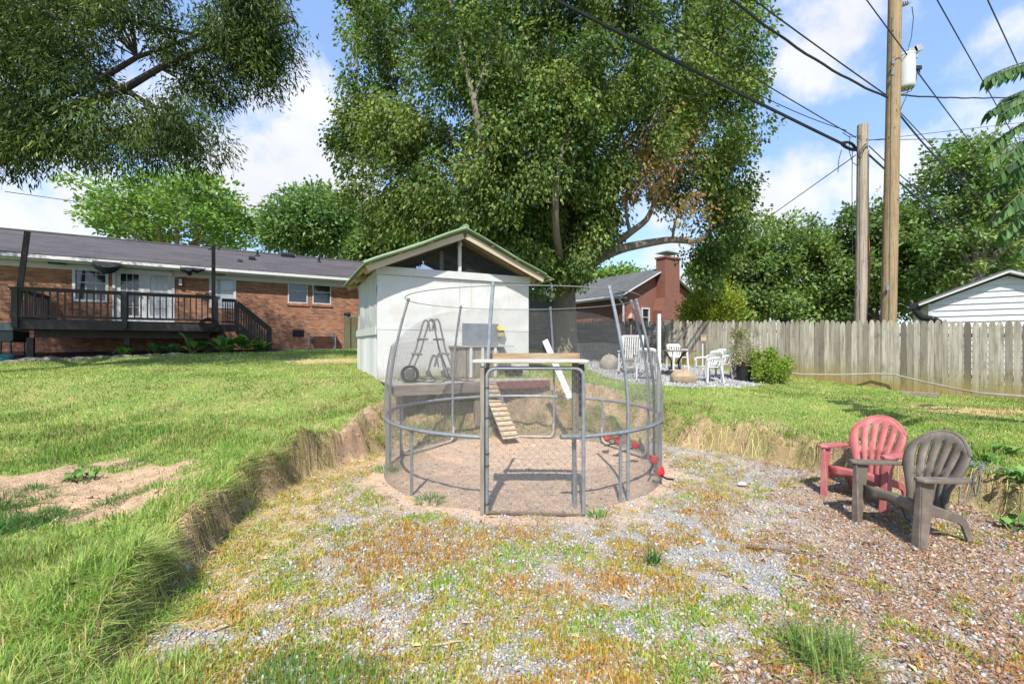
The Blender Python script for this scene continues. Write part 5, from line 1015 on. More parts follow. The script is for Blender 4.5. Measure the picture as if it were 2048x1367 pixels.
# ------------------------------------------------------------------ litter
o = rock('paper_scrap', 'crumpled white paper scrap on the orange weeds', P(1484, 972, 5.42), (.05, .035, .022), 12, plastic_w); o['category'] = 'litter'; o.location.z = .02
o = rock('bottle_cap', 'pale blue plastic scrap under the left bank', P(372, 1147, 3.35), (.02, .02, .02), 13, M('pale_blue', (.35, .55, .62), .4)); o['category'] = 'litter'; o.location.z = .03
mb = MB(); rnd = random.Random(3)
for k in range(4):
    c = Vector((4.78+rnd.uniform(-.1, .25), 4.75+rnd.uniform(-.15, .15), 0)); pts = []
    for i in range(14): c = c+Vector((rnd.uniform(-.05, .06), rnd.uniform(-.05, .05), 0)); pts.append((c.x, c.y, float(H(c.x, c.y))+.03+.03*rnd.random()))
    mb.tube(pts, .0025, 4)
o = mb.build('blue_twine', M('blue_rope', (.16, .26, .48), .7), None, True); tag(o, 'tangled pale blue twine on the bank behind the brown chair', 'twine')
for k, (px, py, d, a, L_, lab) in enumerate(((1390, 1185, 0, .9, .22, 'short bleached stick on the weeds right of the run'), (1560, 1105, 0, -.3, .5, 'long thin brown stick on the wood chips'), (1925, 1060, 0, 1.2, .3, 'bent tan root by the foot of the brown chair'), (900, 1290, 0, .2, .2, 'grey broken twig on the gravel near the bottom of the yard'))):
    d = F*CZ/(py-HY); x = (px-CX)/F*d; z = float(H(x, d))+.012; o = MB().tube([(x+L_*(t-.5)*math.cos(a)+.02*math.sin(5*t), d+L_*(t-.5)*math.sin(a), z+.008*math.sin(3*t)) for t in np.linspace(0, 1, 8)], [.008*(1-.5*t) for t in np.linspace(0, 1, 8)], 5).build('stick', M('bleached_wood', (.46, .37, .27), .9) if k != 1 else bark, None, True); tag(o, lab, 'stick')
# ------------------------------------------------------------------ poles and wires
def lean_pole(name, label, base, top, r0, r1, mat_):
    r = thing(name, label, 'utility pole', base); v = Vector(top)-Vector(base)
    MB().tube([(v*t)+Vector((.015*math.sin(4*t), 0, 0)) for t in np.linspace(0, 1, 14)], [r0+(r1-r0)*t for t in np.linspace(0, 1, 14)], 18).build('pole', mat_, r, True); return r
def pole_mat(name, c1, c2, c3):
    m, n, b = newmat(name); oc = obj_co(n); a = n.noise(stretch(n, oc, (9, 9, .35)), 2.4, 8, .7); k = n.noise(stretch(n, oc, (26, 26, .5)), 2.0, 6, .7); e = n.noise(oc, 3.0, 6, .6)
    c = n.ramp(a, [(.30, c2), (.5, c1), (.72, tuple(q*1.25 for q in c1))]); c = n.mix(n.mr(e, .5, .7, 0, .5), c, c2); c = n.mix(n.mr(k, .56, .64, 0, .85), c, c3)
    vo = n.n('ShaderNodeTexVoronoi'); vo.inputs['Scale'].default_value = 2.6; n.l(stretch(n, oc, (1.6, 1.6, .8)), vo.inputs['Vector']); c = n.mix(n.mr(vo.outputs['Distance'], .07, .13, .85, 0), c, c3)
    n.l(c, b.inputs['Base Color']); b.inputs['Roughness'].default_value = .9; bp = n.n('ShaderNodeBump'); bp.inputs['Strength'].default_value = .8; bp.inputs['Distance'].default_value = .015; n.l(n.math('SUBTRACT', a, k), bp.inputs['Height']); n.l(bp.outputs[0], b.inputs['Normal']); return m
polew = pole_mat('golden_pole_wood', (.30, .215, .115), (.16, .105, .055), (.055, .036, .02)); poleg = pole_mat('pale_pole_wood', (.36, .30, .235), (.20, .155, .12), (.06, .045, .035))
D1, D2 = 13.6, 14.4
b1 = P(1773, 655, D1); b1 = (b1[0], b1[1], .3); tp1 = Vector(P(1791, -40, D1)); dz = tp1-Vector(b1); tp1 = Vector(b1)+dz*1.12
up1 = lean_pole('utility_pole', 'tall golden brown utility pole carrying the white transformer', b1, tp1, .205, .16, polew)
b2 = P(1719, 655, D2); b2 = (b2[0], b2[1], .3); tp2 = P(1726, 250, D2)
up2 = lean_pole('utility_pole', 'shorter pale weathered utility pole with a cable splice', b2, tp2, .175, .145, poleg)
def L1(px, py, d=None): p = Vector(P(px, py, d or D1)); return p-Vector(b1)
def L2(px, py, d=None): p = Vector(P(px, py, d or D2)); return p-Vector(b2)
tc = L1(1813, 177, D1-.05); tcan = M('white_enamel_tank', (.66, .68, .68), .35, .08, 3, dirt=(.4, .36, .3), dscale=2, damt=.35); hh = 66*D1/F
tk = MB().lathe([(.0, 0), (.19, .0), (.21, .03), (.215, .06), (.215, hh-.05), (.225, hh-.04), (.22, hh), (.15, hh+.05), (0, hh+.07)], 24, tuple(tc)).build('transformer_tank', tcan, up1, True)
MB().box(tc.x-.21, tc.x-.10, tc.y-.05, tc.y+.10, tc.z+.15, tc.z+.22).box(tc.x-.21, tc.x-.10, tc.y-.05, tc.y+.10, tc.z+hh-.25, tc.z+hh-.18).build('bracket', greymetal, up1)
e = L1(1823, 103); gl = M('grey_porcelain', (.42, .42, .43), .35)
for dx, dz, rr in ((-.02, 0, .5), (.14, .06, .5)):
    q = MB(); c = e+Vector((dx, 0, dz)); q.beam(c+Vector((-.10, 0, -.05)), c+Vector((.12, 0, .05)), .16, .17); q.tube([c+Vector((0, 0, -.26)), c+Vector((.02, 0, -.05))], .04, 6); q.build('fuse_cutout', gl, up1)
e = L1(1809, 10); q = MB()
for k in range(5): c = e+Vector((-.2+.07*k, 0, -.03+.02*k)); q.tube([c+Vector((-.012, 0, 0)), c+Vector((.012, 0, .004))], .085-.006*k, 12)
q.tube([e+Vector((-.35, 0, -.07)), e+Vector((.18, 0, .07))], .02, 6); q.build('insulator', gl, up1)
e = L1(1832, 137); MB().beam(e+Vector((-.16, 0, 0)), e+Vector((.14, 0, .01)), .10, .11).beam(e+Vector((-.26, 0, .02)), e+Vector((-.161, 0, .0)), .04, .04).build('street_light_arm', black, up1)
for px, py in ((1784, 126), (1783, 148)): e = L1(px, py, D1-.2); MB().box(e.x-.04, e.x+.05, e.y-.05, e.y+.02, e.z-.05, e.z+.05).build('bolt_plate', greymetal, up1)
for (pole_, Lf, px0, px1, dd) in ((up1, L1, 1779, 1789, D1-.19), (up2, L2, 1721, 1724, D2-.165)): MB().tube([Lf(px0+(px1-px0)*t, 640-(640-(20 if pole_ is up1 else 300))*t, dd) for t in np.linspace(0, 1, 9)], .008, 5).build('ground_wire', greymetal, pole_); e = Lf(px0-4, 575, dd); MB().box(e.x-.05, e.x+.04, e.y-.02, e.y+.01, e.z-.07, e.z+.07).build('metal_tag', greymetal, pole_)
q = MB()
for pts in (((1824, 14), (1827, 35), (1823, 75), (1817, 95)), ((1834, 145), (1832, 165), (1822, 182), (1800, 190), (1796, 195)), ((1818, 175), (1812, 195), (1803, 215), (1798, 232)), ((1797, 186), (1806, 182), (1810, 177)), ((1820, 105), (1826, 118), (1826, 130))): q.tube([L1(a, b, D1-.12) for a, b in pts], .012, 5)
q.build('jumper_wire', black, up1, True)
e0, e1 = L2(1684, 287, D2-.3), L2(1712, 299, D2-.2); q = MB()
for k in range(9):
    o_ = Vector((0, .07*math.cos(k*2.1), .09*math.sin(k*2.1))); q.tube([e0.lerp(e1, t)+o_*1.25*(math.sin(math.pi*(t*.9+.05))) for t in np.linspace(0, 1, 8)], .042, 6)
q.build('cable_splice', black, up2, True)
q = MB()
for pts in (((1683, 300), (1678, 318), (1676, 345)), ((1700, 270), (1698, 300), (1705, 325), (1716, 332)), ((1705, 300), (1704, 360), (1705, 520)), ((1738, 300), (1737, 360), (1738, 560), (1734, 640)), ((1685, 265), (1700, 275), (1714, 272), (1722, 280)), ((1712, 300), (1720, 320), (1728, 300))): q.tube([L2(a, b, D2-.2) for a, b in pts], .011, 5)
q.build('loose_wire', black, up2, True)
MB().tube([L2(1737, 470, D2-.12), L2(1740, 520, D2-.12), L2(1738, 570, D2-.12), L2(1733, 610, D2-.12), L2(1729, 650, D2-.12)], .022, 5).build('orange_conduit', M('rust_orange', (.45, .16, .07), .7), up2, True)
wm = M('black_cable', (.018, .018, .02), .5)
def wire(label, a, b, r, ext=0., sag=.0, start=0., wob=0):
    a, b = Vector(a), Vector(b); e = b+(b-a)*ext; n = 24; L_ = (e-a).length; pts = []
    for i in range(n+1): t = i/n; p = a.lerp(e, t); s_ = (b-a).length/L_; q = min(t/s_, 1) if s_ else t; p.z -= sag*4*q*(1-q); p.z += wob*math.sin(40*t); pts.append(p)
    o = MB().tube(pts, r, 5).build('overhead_wire', wm, None, True); return tag(o, label, 'wire')
wire('thickest black cable running from the splice up across the big tree', P(1690, 290, D2-.3), P(1108, -2, 9.5), .042, .35, .03)
wire('thin wire rising left from the top of the shorter pole over the tree crown', P(1712, 275, D2-.2), P(1255, -2, 9.5), .015, .35, .05)
wire('thin drop wire just under the thick cable at the shorter pole', P(1693, 261, D2-.2), P(1500, 180, 12.3), .012, 0, .08)
wire('twisted black service cable running up left from the tall pole', P(1775, 195, D1-.2), P(1462, -2, 10.5), .030, .4, .20, 0, .015)
wire('straight upper wire running up left from the tall pole above the twisted cable', P(1772, 190, D1-.2), P(1505, -2, 10.5), .018, .4, .02)
wire('high wire passing behind the top of the tall pole down to the right', P(1840, 145, D1+.1), P(1733, 0, 12.5), .016, .3)
wire('wire dropping right from the light arm toward the far trees', P(1834, 143, D1), P(1985, 345, 22), .018, .6)
wire('long wire crossing the top right corner, left of two', P(1874, 0, 15), P(2015, 250, 23), .020, .3)
wire('short wire in the top right corner, right of two', P(1975, 0, 14), P(2038, 135, 18), .020, .3)
wire('horizontal twisted cable from the tall pole to the right edge leaves', P(1798, 190, D1), P(2010, 195, 17), .024, .3, .05, 0, .01)
wire('slack black cable falling right from the tall pole into the trees', P(1798, 228, D1), P(1965, 400, 21), .026, .5, .22)
wire('taut wire just above the slack cable falling right into the trees', P(1798, 222, D1), P(1960, 395, 21), .014, .5)
wire('lower thick cable from the shorter pole down right behind the tall pole', P(1736, 308, D2), P(1990, 530, 24), .03, .3, .05)
wire('thin cable from the shorter pole down right to the tree line', P(1738, 292, D2), P(2010, 500, 24), .016, .3, .35)
wire('thin level wire from the shorter pole to the right, lower of the pair', P(1735, 280, D2), P(2020, 276, 20), .012, .3)
wire('thin level wire from the shorter pole to the right, upper of the pair', P(1735, 281, D2), P(2020, 248, 20), .010, .3)
wire('guy wire slanting down left from the shorter pole toward the big tree', P(1712, 310, D2), P(1360, 560, 27), .016, 0)
wire('thin wire in the sky above the left end of the brick house', P(10, 383, 22), P(260, 418, 30), .018, .3)
# ------------------------------------------------------------------ trees and plants
def leaf_mesh(C, rad, nleaf, ln, wd, pal, droop, axis_c, outw, tints, flat=1.0, dsc=(1, 1, 1)):
    """leaves in clumps: C (k,3) clump centres; each leaf a folded four point blade"""
    k = len(C); n = k*nleaf; c = np.repeat(C, nleaf, 0); rad = np.repeat(np.broadcast_to(rad, k), nleaf)
    o = RNG.normal(0, .5, (n, 3))*np.array(dsc); o /= np.maximum(1, np.linalg.norm(o, axis=1, keepdims=True)/1.05); p = c+o*rad[:, None]
    od = c-np.asarray(axis_c); od /= np.linalg.norm(od, axis=1, keepdims=True)+1e-6
    d = RNG.normal(0, .6, (n, 3))+o*.6+od*outw+np.array([0, 0, -droop]); d /= np.linalg.norm(d, axis=1, keepdims=True)+1e-6
    s = np.cross(d, RNG.normal(0, 1, (n, 3))+np.array([0, 0, 1.6*flat])); s /= np.linalg.norm(s, axis=1, keepdims=True)+1e-6; nn = np.cross(s, d)
    L_ = ln*RNG.uniform(.65, 1.25, n)[:, None]; W_ = wd*RNG.uniform(.7, 1.25, n)[:, None]
    a = p; l = p+d*L_*.45+s*W_/2+nn*W_*.14; t = p+d*L_; r = p+d*L_*.45-s*W_/2+nn*W_*.14
    V = np.stack([a, r, t, l], 1).reshape(-1, 3); i = np.arange(n)[:, None]*4; Fc = np.concatenate([i+[0, 1, 2], i+[0, 2, 3]], 1).reshape(-1, 3)
    pal = np.asarray(pal, float); q = np.clip(np.repeat(tints, nleaf)*.6+RNG.random(n)*.4, 0, .999)*(len(pal)-1); j = q.astype(int); col = pal[j]*(1-(q-j))[:, None]+pal[np.minimum(j+1, len(pal)-1)]*(q-j)[:, None]
    return V, Fc, np.repeat(jit(col, n, .15), 4, 0)
def lobes_pts(lobes, n, rng, shell=.45):
    w = np.array([(l[3]*l[4]+l[4]*l[5]+l[3]*l[5]) for l in lobes]); w = w/w.sum(); out = []
    for l, c in zip(lobes, rng.multinomial(n, w)):
        v = rng.normal(0, 1, (c, 3)); v /= np.linalg.norm(v, axis=1, keepdims=True); r = rng.random(c)**shell
        out.append(np.array(l[:3])+v*r[:, None]*np.array(l[3:6])*(1+rng.normal(0, .06, (c, 1))))
    return np.concatenate(out)
def smooth_path(pts):
    n = len(pts); pp = [Vector(p) for p in pts]; s_ = [pp[i].lerp(pp[i+1], t) for i in range(n-1) for t in (0, .33, .67)]+[pp[-1]]
    return [s_[0]]+[(s_[i-1]+s_[i]*2+s_[i+1])/4 for i in range(1, len(s_)-1)]+[s_[-1]]
def tree(name, label, base, lobes, nclump, nleaf, crad, ln, wd, pal, seed, barkm, tr=.4, leaders=6, fork=.3, droop=.3, outw=.4, shell=.42, twigs=True, dsc=(1, 1, 1), group=None, lead_pts=None, cut=None, sides=7, cat='tree', flat=1.0, lean=(0, 0), paths=()):
    """lobes: (x,y,z,rx,ry,rz) in the yard; trunk, limbs and clumps of leaves"""
    rng = np.random.default_rng(seed); bx, by, bz = base; r = thing(name, label, cat, base, 0, group)
    L_ = [(l[0]-bx, l[1]-by, l[2]-bz, *l[3:]) for l in lobes]; C = lobes_pts(L_, nclump, rng, shell)
    if cut is not None: C = C[cut(C)]
    top = max(l[2]+l[5]*.75 for l in L_); fz = top*fork; mb = MB()
    fp = Vector((lean[0]*fz, lean[1]*fz, fz)); n = 8
    mb.tube([(fp*t)+Vector((.04*tr*math.sin(5*t), .03*tr*math.cos(4*t), 0)) for t in np.linspace(0, 1, n)], [tr*(1.45-.6*min(1, t*4) if t < .25 else 1.0-.15*t) for t in np.linspace(0, 1, n)], 12)
    leads = [];
    if lead_pts is None:
        far = lobes_pts(L_, 200, rng, .3); lead_pts = []
        for k in range(leaders):
            a = 2*math.pi*(k+rng.random()*.5)/leaders; sc_ = far@np.array([math.cos(a)*.8, math.sin(a)*.8, .75]); lead_pts.append(far[np.argmax(sc_+rng.random(200)*.8)]*.92)
    for q in lead_pts:
        q = Vector(q); m_ = 9; mid = fp.lerp(q, .45)+Vector((0, 0, .10*(q-fp).length)); pts = []
        for i in range(m_):
            t = i/(m_-1); p = fp.lerp(mid, t).lerp(mid.lerp(q, t), t); w_ = .03*(q-fp).length*math.sin(math.pi*t); pts.append(p+Vector((rng.normal(0, .4)*w_, rng.normal(0, .4)*w_, rng.normal(0, .2)*w_)))
        rr = [tr*.62*(1-t)**1.1+.02 for t in np.linspace(0, 1, m_)]; mb.tube(pts, rr, sides); leads.append((np.array([tuple(p) for p in pts]), rr))
    for pts, r0, r1 in paths:
        s_ = smooth_path(pts); rr = [r0+(r1-r0)*i/(len(s_)-1) for i in range(len(s_))]; mb.tube(s_, rr, 8); leads.append((np.array([tuple(p) for p in s_]), rr))
    if twigs:
        AP = np.concatenate([a for a, _ in leads]); AR = np.concatenate([np.array(b) for _, b in leads])
        for c in C[rng.permutation(len(C))[:min(len(C), 420)]]:
            d = np.linalg.norm(AP-c, axis=1)+np.maximum(0, AP[:, 2]-c[2]+.15*np.linalg.norm((AP-c)[:, :2], axis=1))*.8; j = int(np.argmin(d)); a = Vector(AP[j]); c = Vector(c); r0 = min(AR[j]*.6, .012*(c-a).length+.008)
            mid = a.lerp(c, .5)+Vector((rng.normal(0, .06), rng.normal(0, .06), .06))*(c-a).length; mb.tube([a, a.lerp(mid, .6), mid, mid.lerp(c, .6), c], [r0, r0*.85, r0*.65, r0*.45, r0*.2], 4, cap=False)
    mb.build('trunk', barkm, r, True)
    ctr = np.mean([l[:3] for l in L_], 0)-np.array([0, 0, 1.0]); V, Fc, col = leaf_mesh(C, crad*rng.uniform(.7, 1.35, len(C)), nleaf, ln, wd, pal, droop, ctr, outw, rng.random(len(C)), flat, dsc)
    fastmesh('crown', V, Fc, leafm, r, col); return r
def LB(px, py, d, rx, ry, dy=None, rd=None):
    """a crown lobe standing d metres away, given where the photograph shows it"""
    x, y, z = P(px, py, d); k = d/F; return (x, y, z, rx*k, (rd if rd else max(rx, ry)*k), ry*k)
DG = [[.036, .078, .024], [.062, .118, .034], [.12, .18, .046], [.19, .25, .06], [.28, .33, .10]]
# the big tree behind the shed
BT = (1.95, 16.6, float(H(1.95, 16.6)))
lob = [LB(1090, 200, 16.6, 330, 300, rd=5), LB(800, 320, 16.4, 125, 115), LB(760, 255, 17, 85, 70), LB(860, 430, 16, 120, 75), LB(1090, 500, 15.4, 110, 75), LB(1370, 230, 17, 140, 190), LB(1430, 410, 17.2, 75, 80), LB(1420, 520, 17.6, 62, 55), LB(1100, -60, 16.6, 360, 220, rd=5), LB(760, 90, 16.8, 70, 110), LB(1435, 60, 17, 75, 130), LB(1000, 420, 15.2, 140, 90), LB(1200, 400, 15.6, 110, 90), LB(740, 420, 17, 45, 60), LB(1095, 535, 15.2, 90, 42), LB(1020, 330, 13.6, 160, 120, rd=1.5), LB(1130, 180, 13.4, 180, 140, rd=1.5), LB(960, 150, 13.8, 120, 120, rd=1.4), LB(1180, 480, 15.2, 60, 45), LB(692, 290, 17, 38, 30), LB(706, 205, 17, 34, 32), LB(722, 20, 17, 40, 50), LB(1500, 150, 17, 34, 40), LB(1478, 395, 17.2, 40, 45), LB(705, 385, 17, 34, 30), LB(1452, 300, 17, 34, 36), LB(1455, 180, 17.2, 50, 60)]
def rel(px, py, d): return np.array(P(px, py, d))-np.array(BT)
lp = [rel(950, 100, 15.0), rel(930, -200, 16), rel(1085, 300, 13.8), rel(1120, 250, 14.2), rel(1250, -150, 17), rel(720, 200, 17), rel(780, 350, 15), rel(1370, 120, 16.5), rel(1460, 60, 17), rel(1100, -250, 17.5), rel(820, 40, 19), rel(1300, 150, 20)]
def arch(C):    # open sky under the long right limb
    x, y, z = C[:, 0]+BT[0], C[:, 1]+BT[1], C[:, 2]+BT[2]; px, py = CX+F*x/y, HY-F*(z-CZ)/y
    return ~((px > 1185) & (px < 1375) & (py > 488)) & ~((px > 1250) & (px < 1400) & (py > 300) & (py < 470) & (y < 17.5) & (RNG.random(len(C)) < .75))
f0 = Vector((.05, -.05, 2.4))
bpaths = [([f0, rel(1190, 520, 15.8), rel(1240, 497, 15.4), rel(1290, 487, 15.2), rel(1345, 478, 15.4), rel(1395, 485, 16.2), rel(1430, 455, 17), rel(1440, 400, 17)], .22, .04), ([rel(1200, 512, 15.7), rel(1260, 465, 15.3), rel(1295, 440, 15.2), rel(1310, 400, 15.2), rel(1330, 320, 15.3)], .15, .04),
 ([rel(1260, 465, 15.3), rel(1250, 420, 15), rel(1262, 330, 15), rel(1290, 250, 15.2)], .07, .03), ([rel(1345, 478, 15.4), rel(1350, 440, 15.0), rel(1370, 400, 15)], .05, .02), ([rel(1262, 330, 15), rel(1300, 250, 15), rel(1330, 190, 15.3)], .045, .02),
 ([f0, rel(1110, 460, 13.4), rel(1112, 380, 13.1), rel(1095, 330, 13.0), rel(1080, 290, 13.3), rel(1060, 200, 14.6)], .13, .02), ([rel(1112, 380, 13.1), rel(1120, 330, 12.9), rel(1125, 290, 13.1), rel(1150, 200, 14.5)], .065, .015), ([f0, rel(1030, 400, 14.2), rel(965, 300, 12.8), rel(948, 200, 12.7), rel(920, 90, 13.2), rel(900, 0, 15)], .16, .03), ([rel(948, 200, 12.7), rel(975, 120, 13.0), rel(985, 60, 14.6), rel(1000, -20, 15)], .055, .015)]
bt = tree('big_maple', 'huge broad leaved shade tree with many upright limbs behind the shed', BT, lob, 1600, 145, .50, .155, .088, DG, 3, bark_l, .46, lead_pts=lp, paths=bpaths, fork=.16, droop=1.15, outw=.5, shell=.40, cut=arch, dsc=(1, 1, 1.15), flat=.5)
q = MB()
def limb(pts, r0, r1): n = len(pts); pp = [Vector(p) for p in pts]; s_ = [pp[i].lerp(pp[i+1], t) for i in range(n-1) for t in (0, .33, .67)]+[pp[-1]]; s_ = [s_[0]]+[(s_[i-1]+s_[i]*2+s_[i+1])/4 for i in range(1, len(s_)-1)]+[s_[-1]]; q.tube(s_, [r0+(r1-r0)*i/(len(s_)-1) for i in range(len(s_))], 8)

rng = np.random.default_rng(8); dl = lobes_pts([tuple(np.array(LB(1335, 330, 15.0, 62, 95)[:3])-np.array(BT))+LB(1335, 330, 15.0, 62, 95)[3:], tuple(np.array(LB(1360, 430, 15.2, 70, 50)[:3])-np.array(BT))+LB(1360, 430, 15.2, 70, 50)[3:], tuple(np.array(LB(1265, 360, 15.0, 40, 90)[:3])-np.array(BT))+LB(1265, 360, 15.0, 40, 90)[3:]], 75, rng)
V, Fc, col = leaf_mesh(dl, .40+0*dl[:, 0], 32, .16, .08, [[.30, .17, .09], [.40, .27, .17], [.26, .14, .07], [.30, .25, .08], [.10, .15, .035], [.09, .15, .035]], .9, (0, 0, 5), .2, rng.random(len(dl)), .5); fastmesh('dead_leaves', V, Fc, leafm, bt, col)
# oak reaching in at the upper left
OB = (-12.5, 9.5, float(H(-12.5, 9.5)))
ol = [LB(90, 60, 10.2, 210, 130, rd=1.6), LB(70, 190, 10.0, 130, 110, rd=1.5), LB(260, 60, 10.4, 160, 110, rd=1.5), LB(270, 250, 10.2, 150, 85, rd=1.4), LB(370, 270, 10.4, 65, 80, rd=1.0), LB(460, 60, 10.6, 120, 125, rd=1.3), LB(520, 110, 10.8, 65, 75, rd=1), LB(30, 300, 10.0, 85, 80, rd=1.3), LB(180, 300, 10.0, 120, 60, rd=1.2), LB(490, 20, 10.8, 110, 90, rd=1.4), LB(400, 160, 10.8, 60, 60, rd=1), LB(-250, 60, 10, 260, 260, rd=2.2), LB(100, -220, 10.5, 420, 190, rd=2.4), LB(-500, 0, 10, 240, 300, rd=2.4)]
def orel(px, py, d): return np.array(P(px, py, d))-np.array(OB)
def ocut(C):    # the sky window in the crown
    x, y, z = C[:, 0]+OB[0], C[:, 1]+OB[1], C[:, 2]+OB[2]; px, py = CX+F*x/y, HY-F*(z-CZ)/y
    return ~((((px-262)/42)**2+((py-95)/62)**2 < 1) | (((px-305)/45)**2+((py-160)/45)**2 < 1)) & ~((py > 330) & (px > 90) & (px < 150)) & ~((px > 330) & (px < 430) & (py < 30))
oak = tree('willow_oak', 'narrow leaved oak crown hanging over the upper left of the yard', OB, ol, 1250, 125, .40, .15, .034, [[.020, .036, .010], [.034, .058, .015], [.058, .095, .024], [.11, .165, .04], [.32, .36, .10]], 5, bark_d, .22, lead_pts=[orel(420, 60, 10.5), orel(590, 40, 10.8), orel(330, 240, 10.3), orel(100, 250, 10), orel(40, 80, 10), orel(-300, 0, 10), orel(200, -150, 11), orel(-600, 100, 10)], fork=.30, droop=.95, outw=.2, shell=.55, cut=ocut, flat=.4, dsc=(1, 1, 1))
q = MB(); limb([orel(60, 30, 10.2), orel(190, 38, 10.3), orel(255, 38, 10.3), orel(300, 50, 10.4), orel(370, 66, 10.5), orel(430, 75, 10.6)], .085, .03); limb([orel(-100, 170, 10), orel(40, 195, 10.1), orel(120, 212, 10.1), orel(200, 225, 10.2)], .12, .04); limb([orel(200, 150, 10.3), orel(275, 195, 10.3), orel(310, 215, 10.4), orel(345, 218, 10.4)], .08, .02); q.build('limb', bark_d, oak, True)
# background trees
LG = [[.11, .20, .055], [.17, .28, .075], [.24, .36, .10], [.32, .43, .14]]; MG = [[.09, .15, .05], [.13, .22, .075], [.18, .28, .10], [.23, .33, .13]]; DK = [[.055, .10, .036], [.10, .16, .052], [.16, .225, .07], [.23, .29, .10]]; MD = [[.07, .125, .042], [.13, .205, .065], [.20, .285, .09], [.29, .37, .13]]
def btree(name, label, px, d, lob, *a, **k): x = (px-CX)/F*d; return tree(name, label, (x, d, 1.2), lob, *a, **k)
btree('maple_tree', 'bright light green spreading tree behind the brick house roof', 345, 40, [LB(350, 430, 40, 150, 75), LB(370, 380, 40, 90, 55), LB(260, 455, 40, 75, 40), LB(450, 450, 40, 60, 55), LB(300, 400, 40, 70, 40)], 215, 58, 1.0, .42, .27, LG, 21, bark_l, .45, leaders=9, fork=.42, droop=.1, shell=.34, dsc=(1.2, 1.2, .55), flat=1.5)
btree('grey_green_tree', 'full soft green tree behind the right end of the house roof', 640, 42, [LB(630, 450, 42, 95, 55), LB(580, 470, 42, 50, 50), LB(690, 460, 42, 60, 60), LB(640, 410, 42, 55, 25)], 420, 60, .95, .42, .22, MG, 22, bark_l, .4, leaders=8, fork=.4, droop=.3, shell=.4)
btree('dense_tree', 'darker yellow green tree close behind the left of the shed roof', 780, 34, [LB(775, 470, 34, 50, 50), LB(800, 500, 34, 40, 35), LB(735, 500, 34, 35, 25)], 220, 60, .75, .36, .2, MD, 23, bark, .3, leaders=6, fork=.4)
btree('bushy_tree', 'small yellowish green treetop over the neighbour roof by the big trunk', 1215, 44, [LB(1215, 558, 44, 45, 22), LB(1260, 558, 44, 40, 15), LB(1180, 565, 44, 30, 20)], 130, 50, .8, .4, .22, LG, 24, bark, .3, leaders=4)
btree('broad_tree', 'rounded medium green tree between the chimney and the utility poles', 1570, 33, [LB(1560, 480, 33, 95, 55), LB(1500, 540, 33, 80, 70), LB(1590, 560, 33, 90, 75), LB(1640, 500, 33, 60, 55), LB(1450, 500, 34, 50, 50), LB(1420, 560, 34, 45, 60), LB(1540, 610, 33, 120, 40)], 360, 74, .70, .32, .19, MD, 25, bark_d, .4, leaders=9, fork=.34, shell=.40)
btree('dark_tree', 'dark leafy tree standing behind the two utility poles', 1745, 31, [LB(1740, 480, 31, 65, 70), LB(1700, 550, 31, 70, 70), LB(1790, 560, 31, 70, 75), LB(1680, 610, 32, 60, 35), LB(1820, 480, 31, 50, 60)], 300, 70, .72, .31, .18, DK, 26, bark_d, .4, leaders=8, fork=.34, shell=.40)
btree('tall_tree', 'tall broad green tree filling the right side above the garage', 1950, 28, [LB(1930, 400, 28, 100, 80), LB(1990, 350, 28, 80, 75), LB(1920, 320, 28, 60, 35), LB(1850, 460, 28, 60, 60), LB(1900, 510, 28, 100, 60), LB(2040, 450, 28, 110, 120), LB(2120, 380, 28, 110, 120), LB(1850, 560, 29, 60, 50)], 400, 72, .62, .28, .17, MD, 27, bark, .42, leaders=9, fork=.36, shell=.40)
btree('far_tree', 'hazy darker tree low behind the picket fence at the right of the broad tree', 1660, 60, [LB(1650, 600, 60, 60, 30), LB(1620, 615, 60, 60, 22)], 120, 50, 1.2, .5, .3, MD, 28, bark, .4, leaders=4)
btree('golden_shrub', 'yellow green feathery shrub tree beside the red brick gable', 1420, 23, [LB(1420, 605, 23, 48, 38), LB(1450, 625, 23, 35, 28), LB(1395, 630, 23, 35, 28), LB(1425, 580, 23, 22, 18)], 150, 60, .42, .17, .08, [[.10, .15, .02], [.19, .25, .03], [.29, .33, .04], [.36, .36, .05]], 29, bark, .12, leaders=8, fork=.2, droop=-.4, outw=.6, cat='shrub')
# more of the wood behind, low between the trees
for k, (px, d, lab, lob, pal) in enumerate(((1480, 48, 'distant tree in the gap left of the rounded tree', [(1480, 590, 70, 45)], MD), (1860, 44, 'distant tree low behind the white garage roof', [(1860, 560, 90, 60), (1960, 580, 90, 50)], DK), (2060, 40, 'distant tree behind the garage at the right edge', [(2080, 560, 110, 90)], MD))):
    btree('distant_tree', lab, px, d, [LB(a, b, d, c, e) for a, b, c, e in lob], 150, 55, 1.1, .45, .26, pal, 60+k, bark, .35, leaders=5, group='trees beyond the fence')
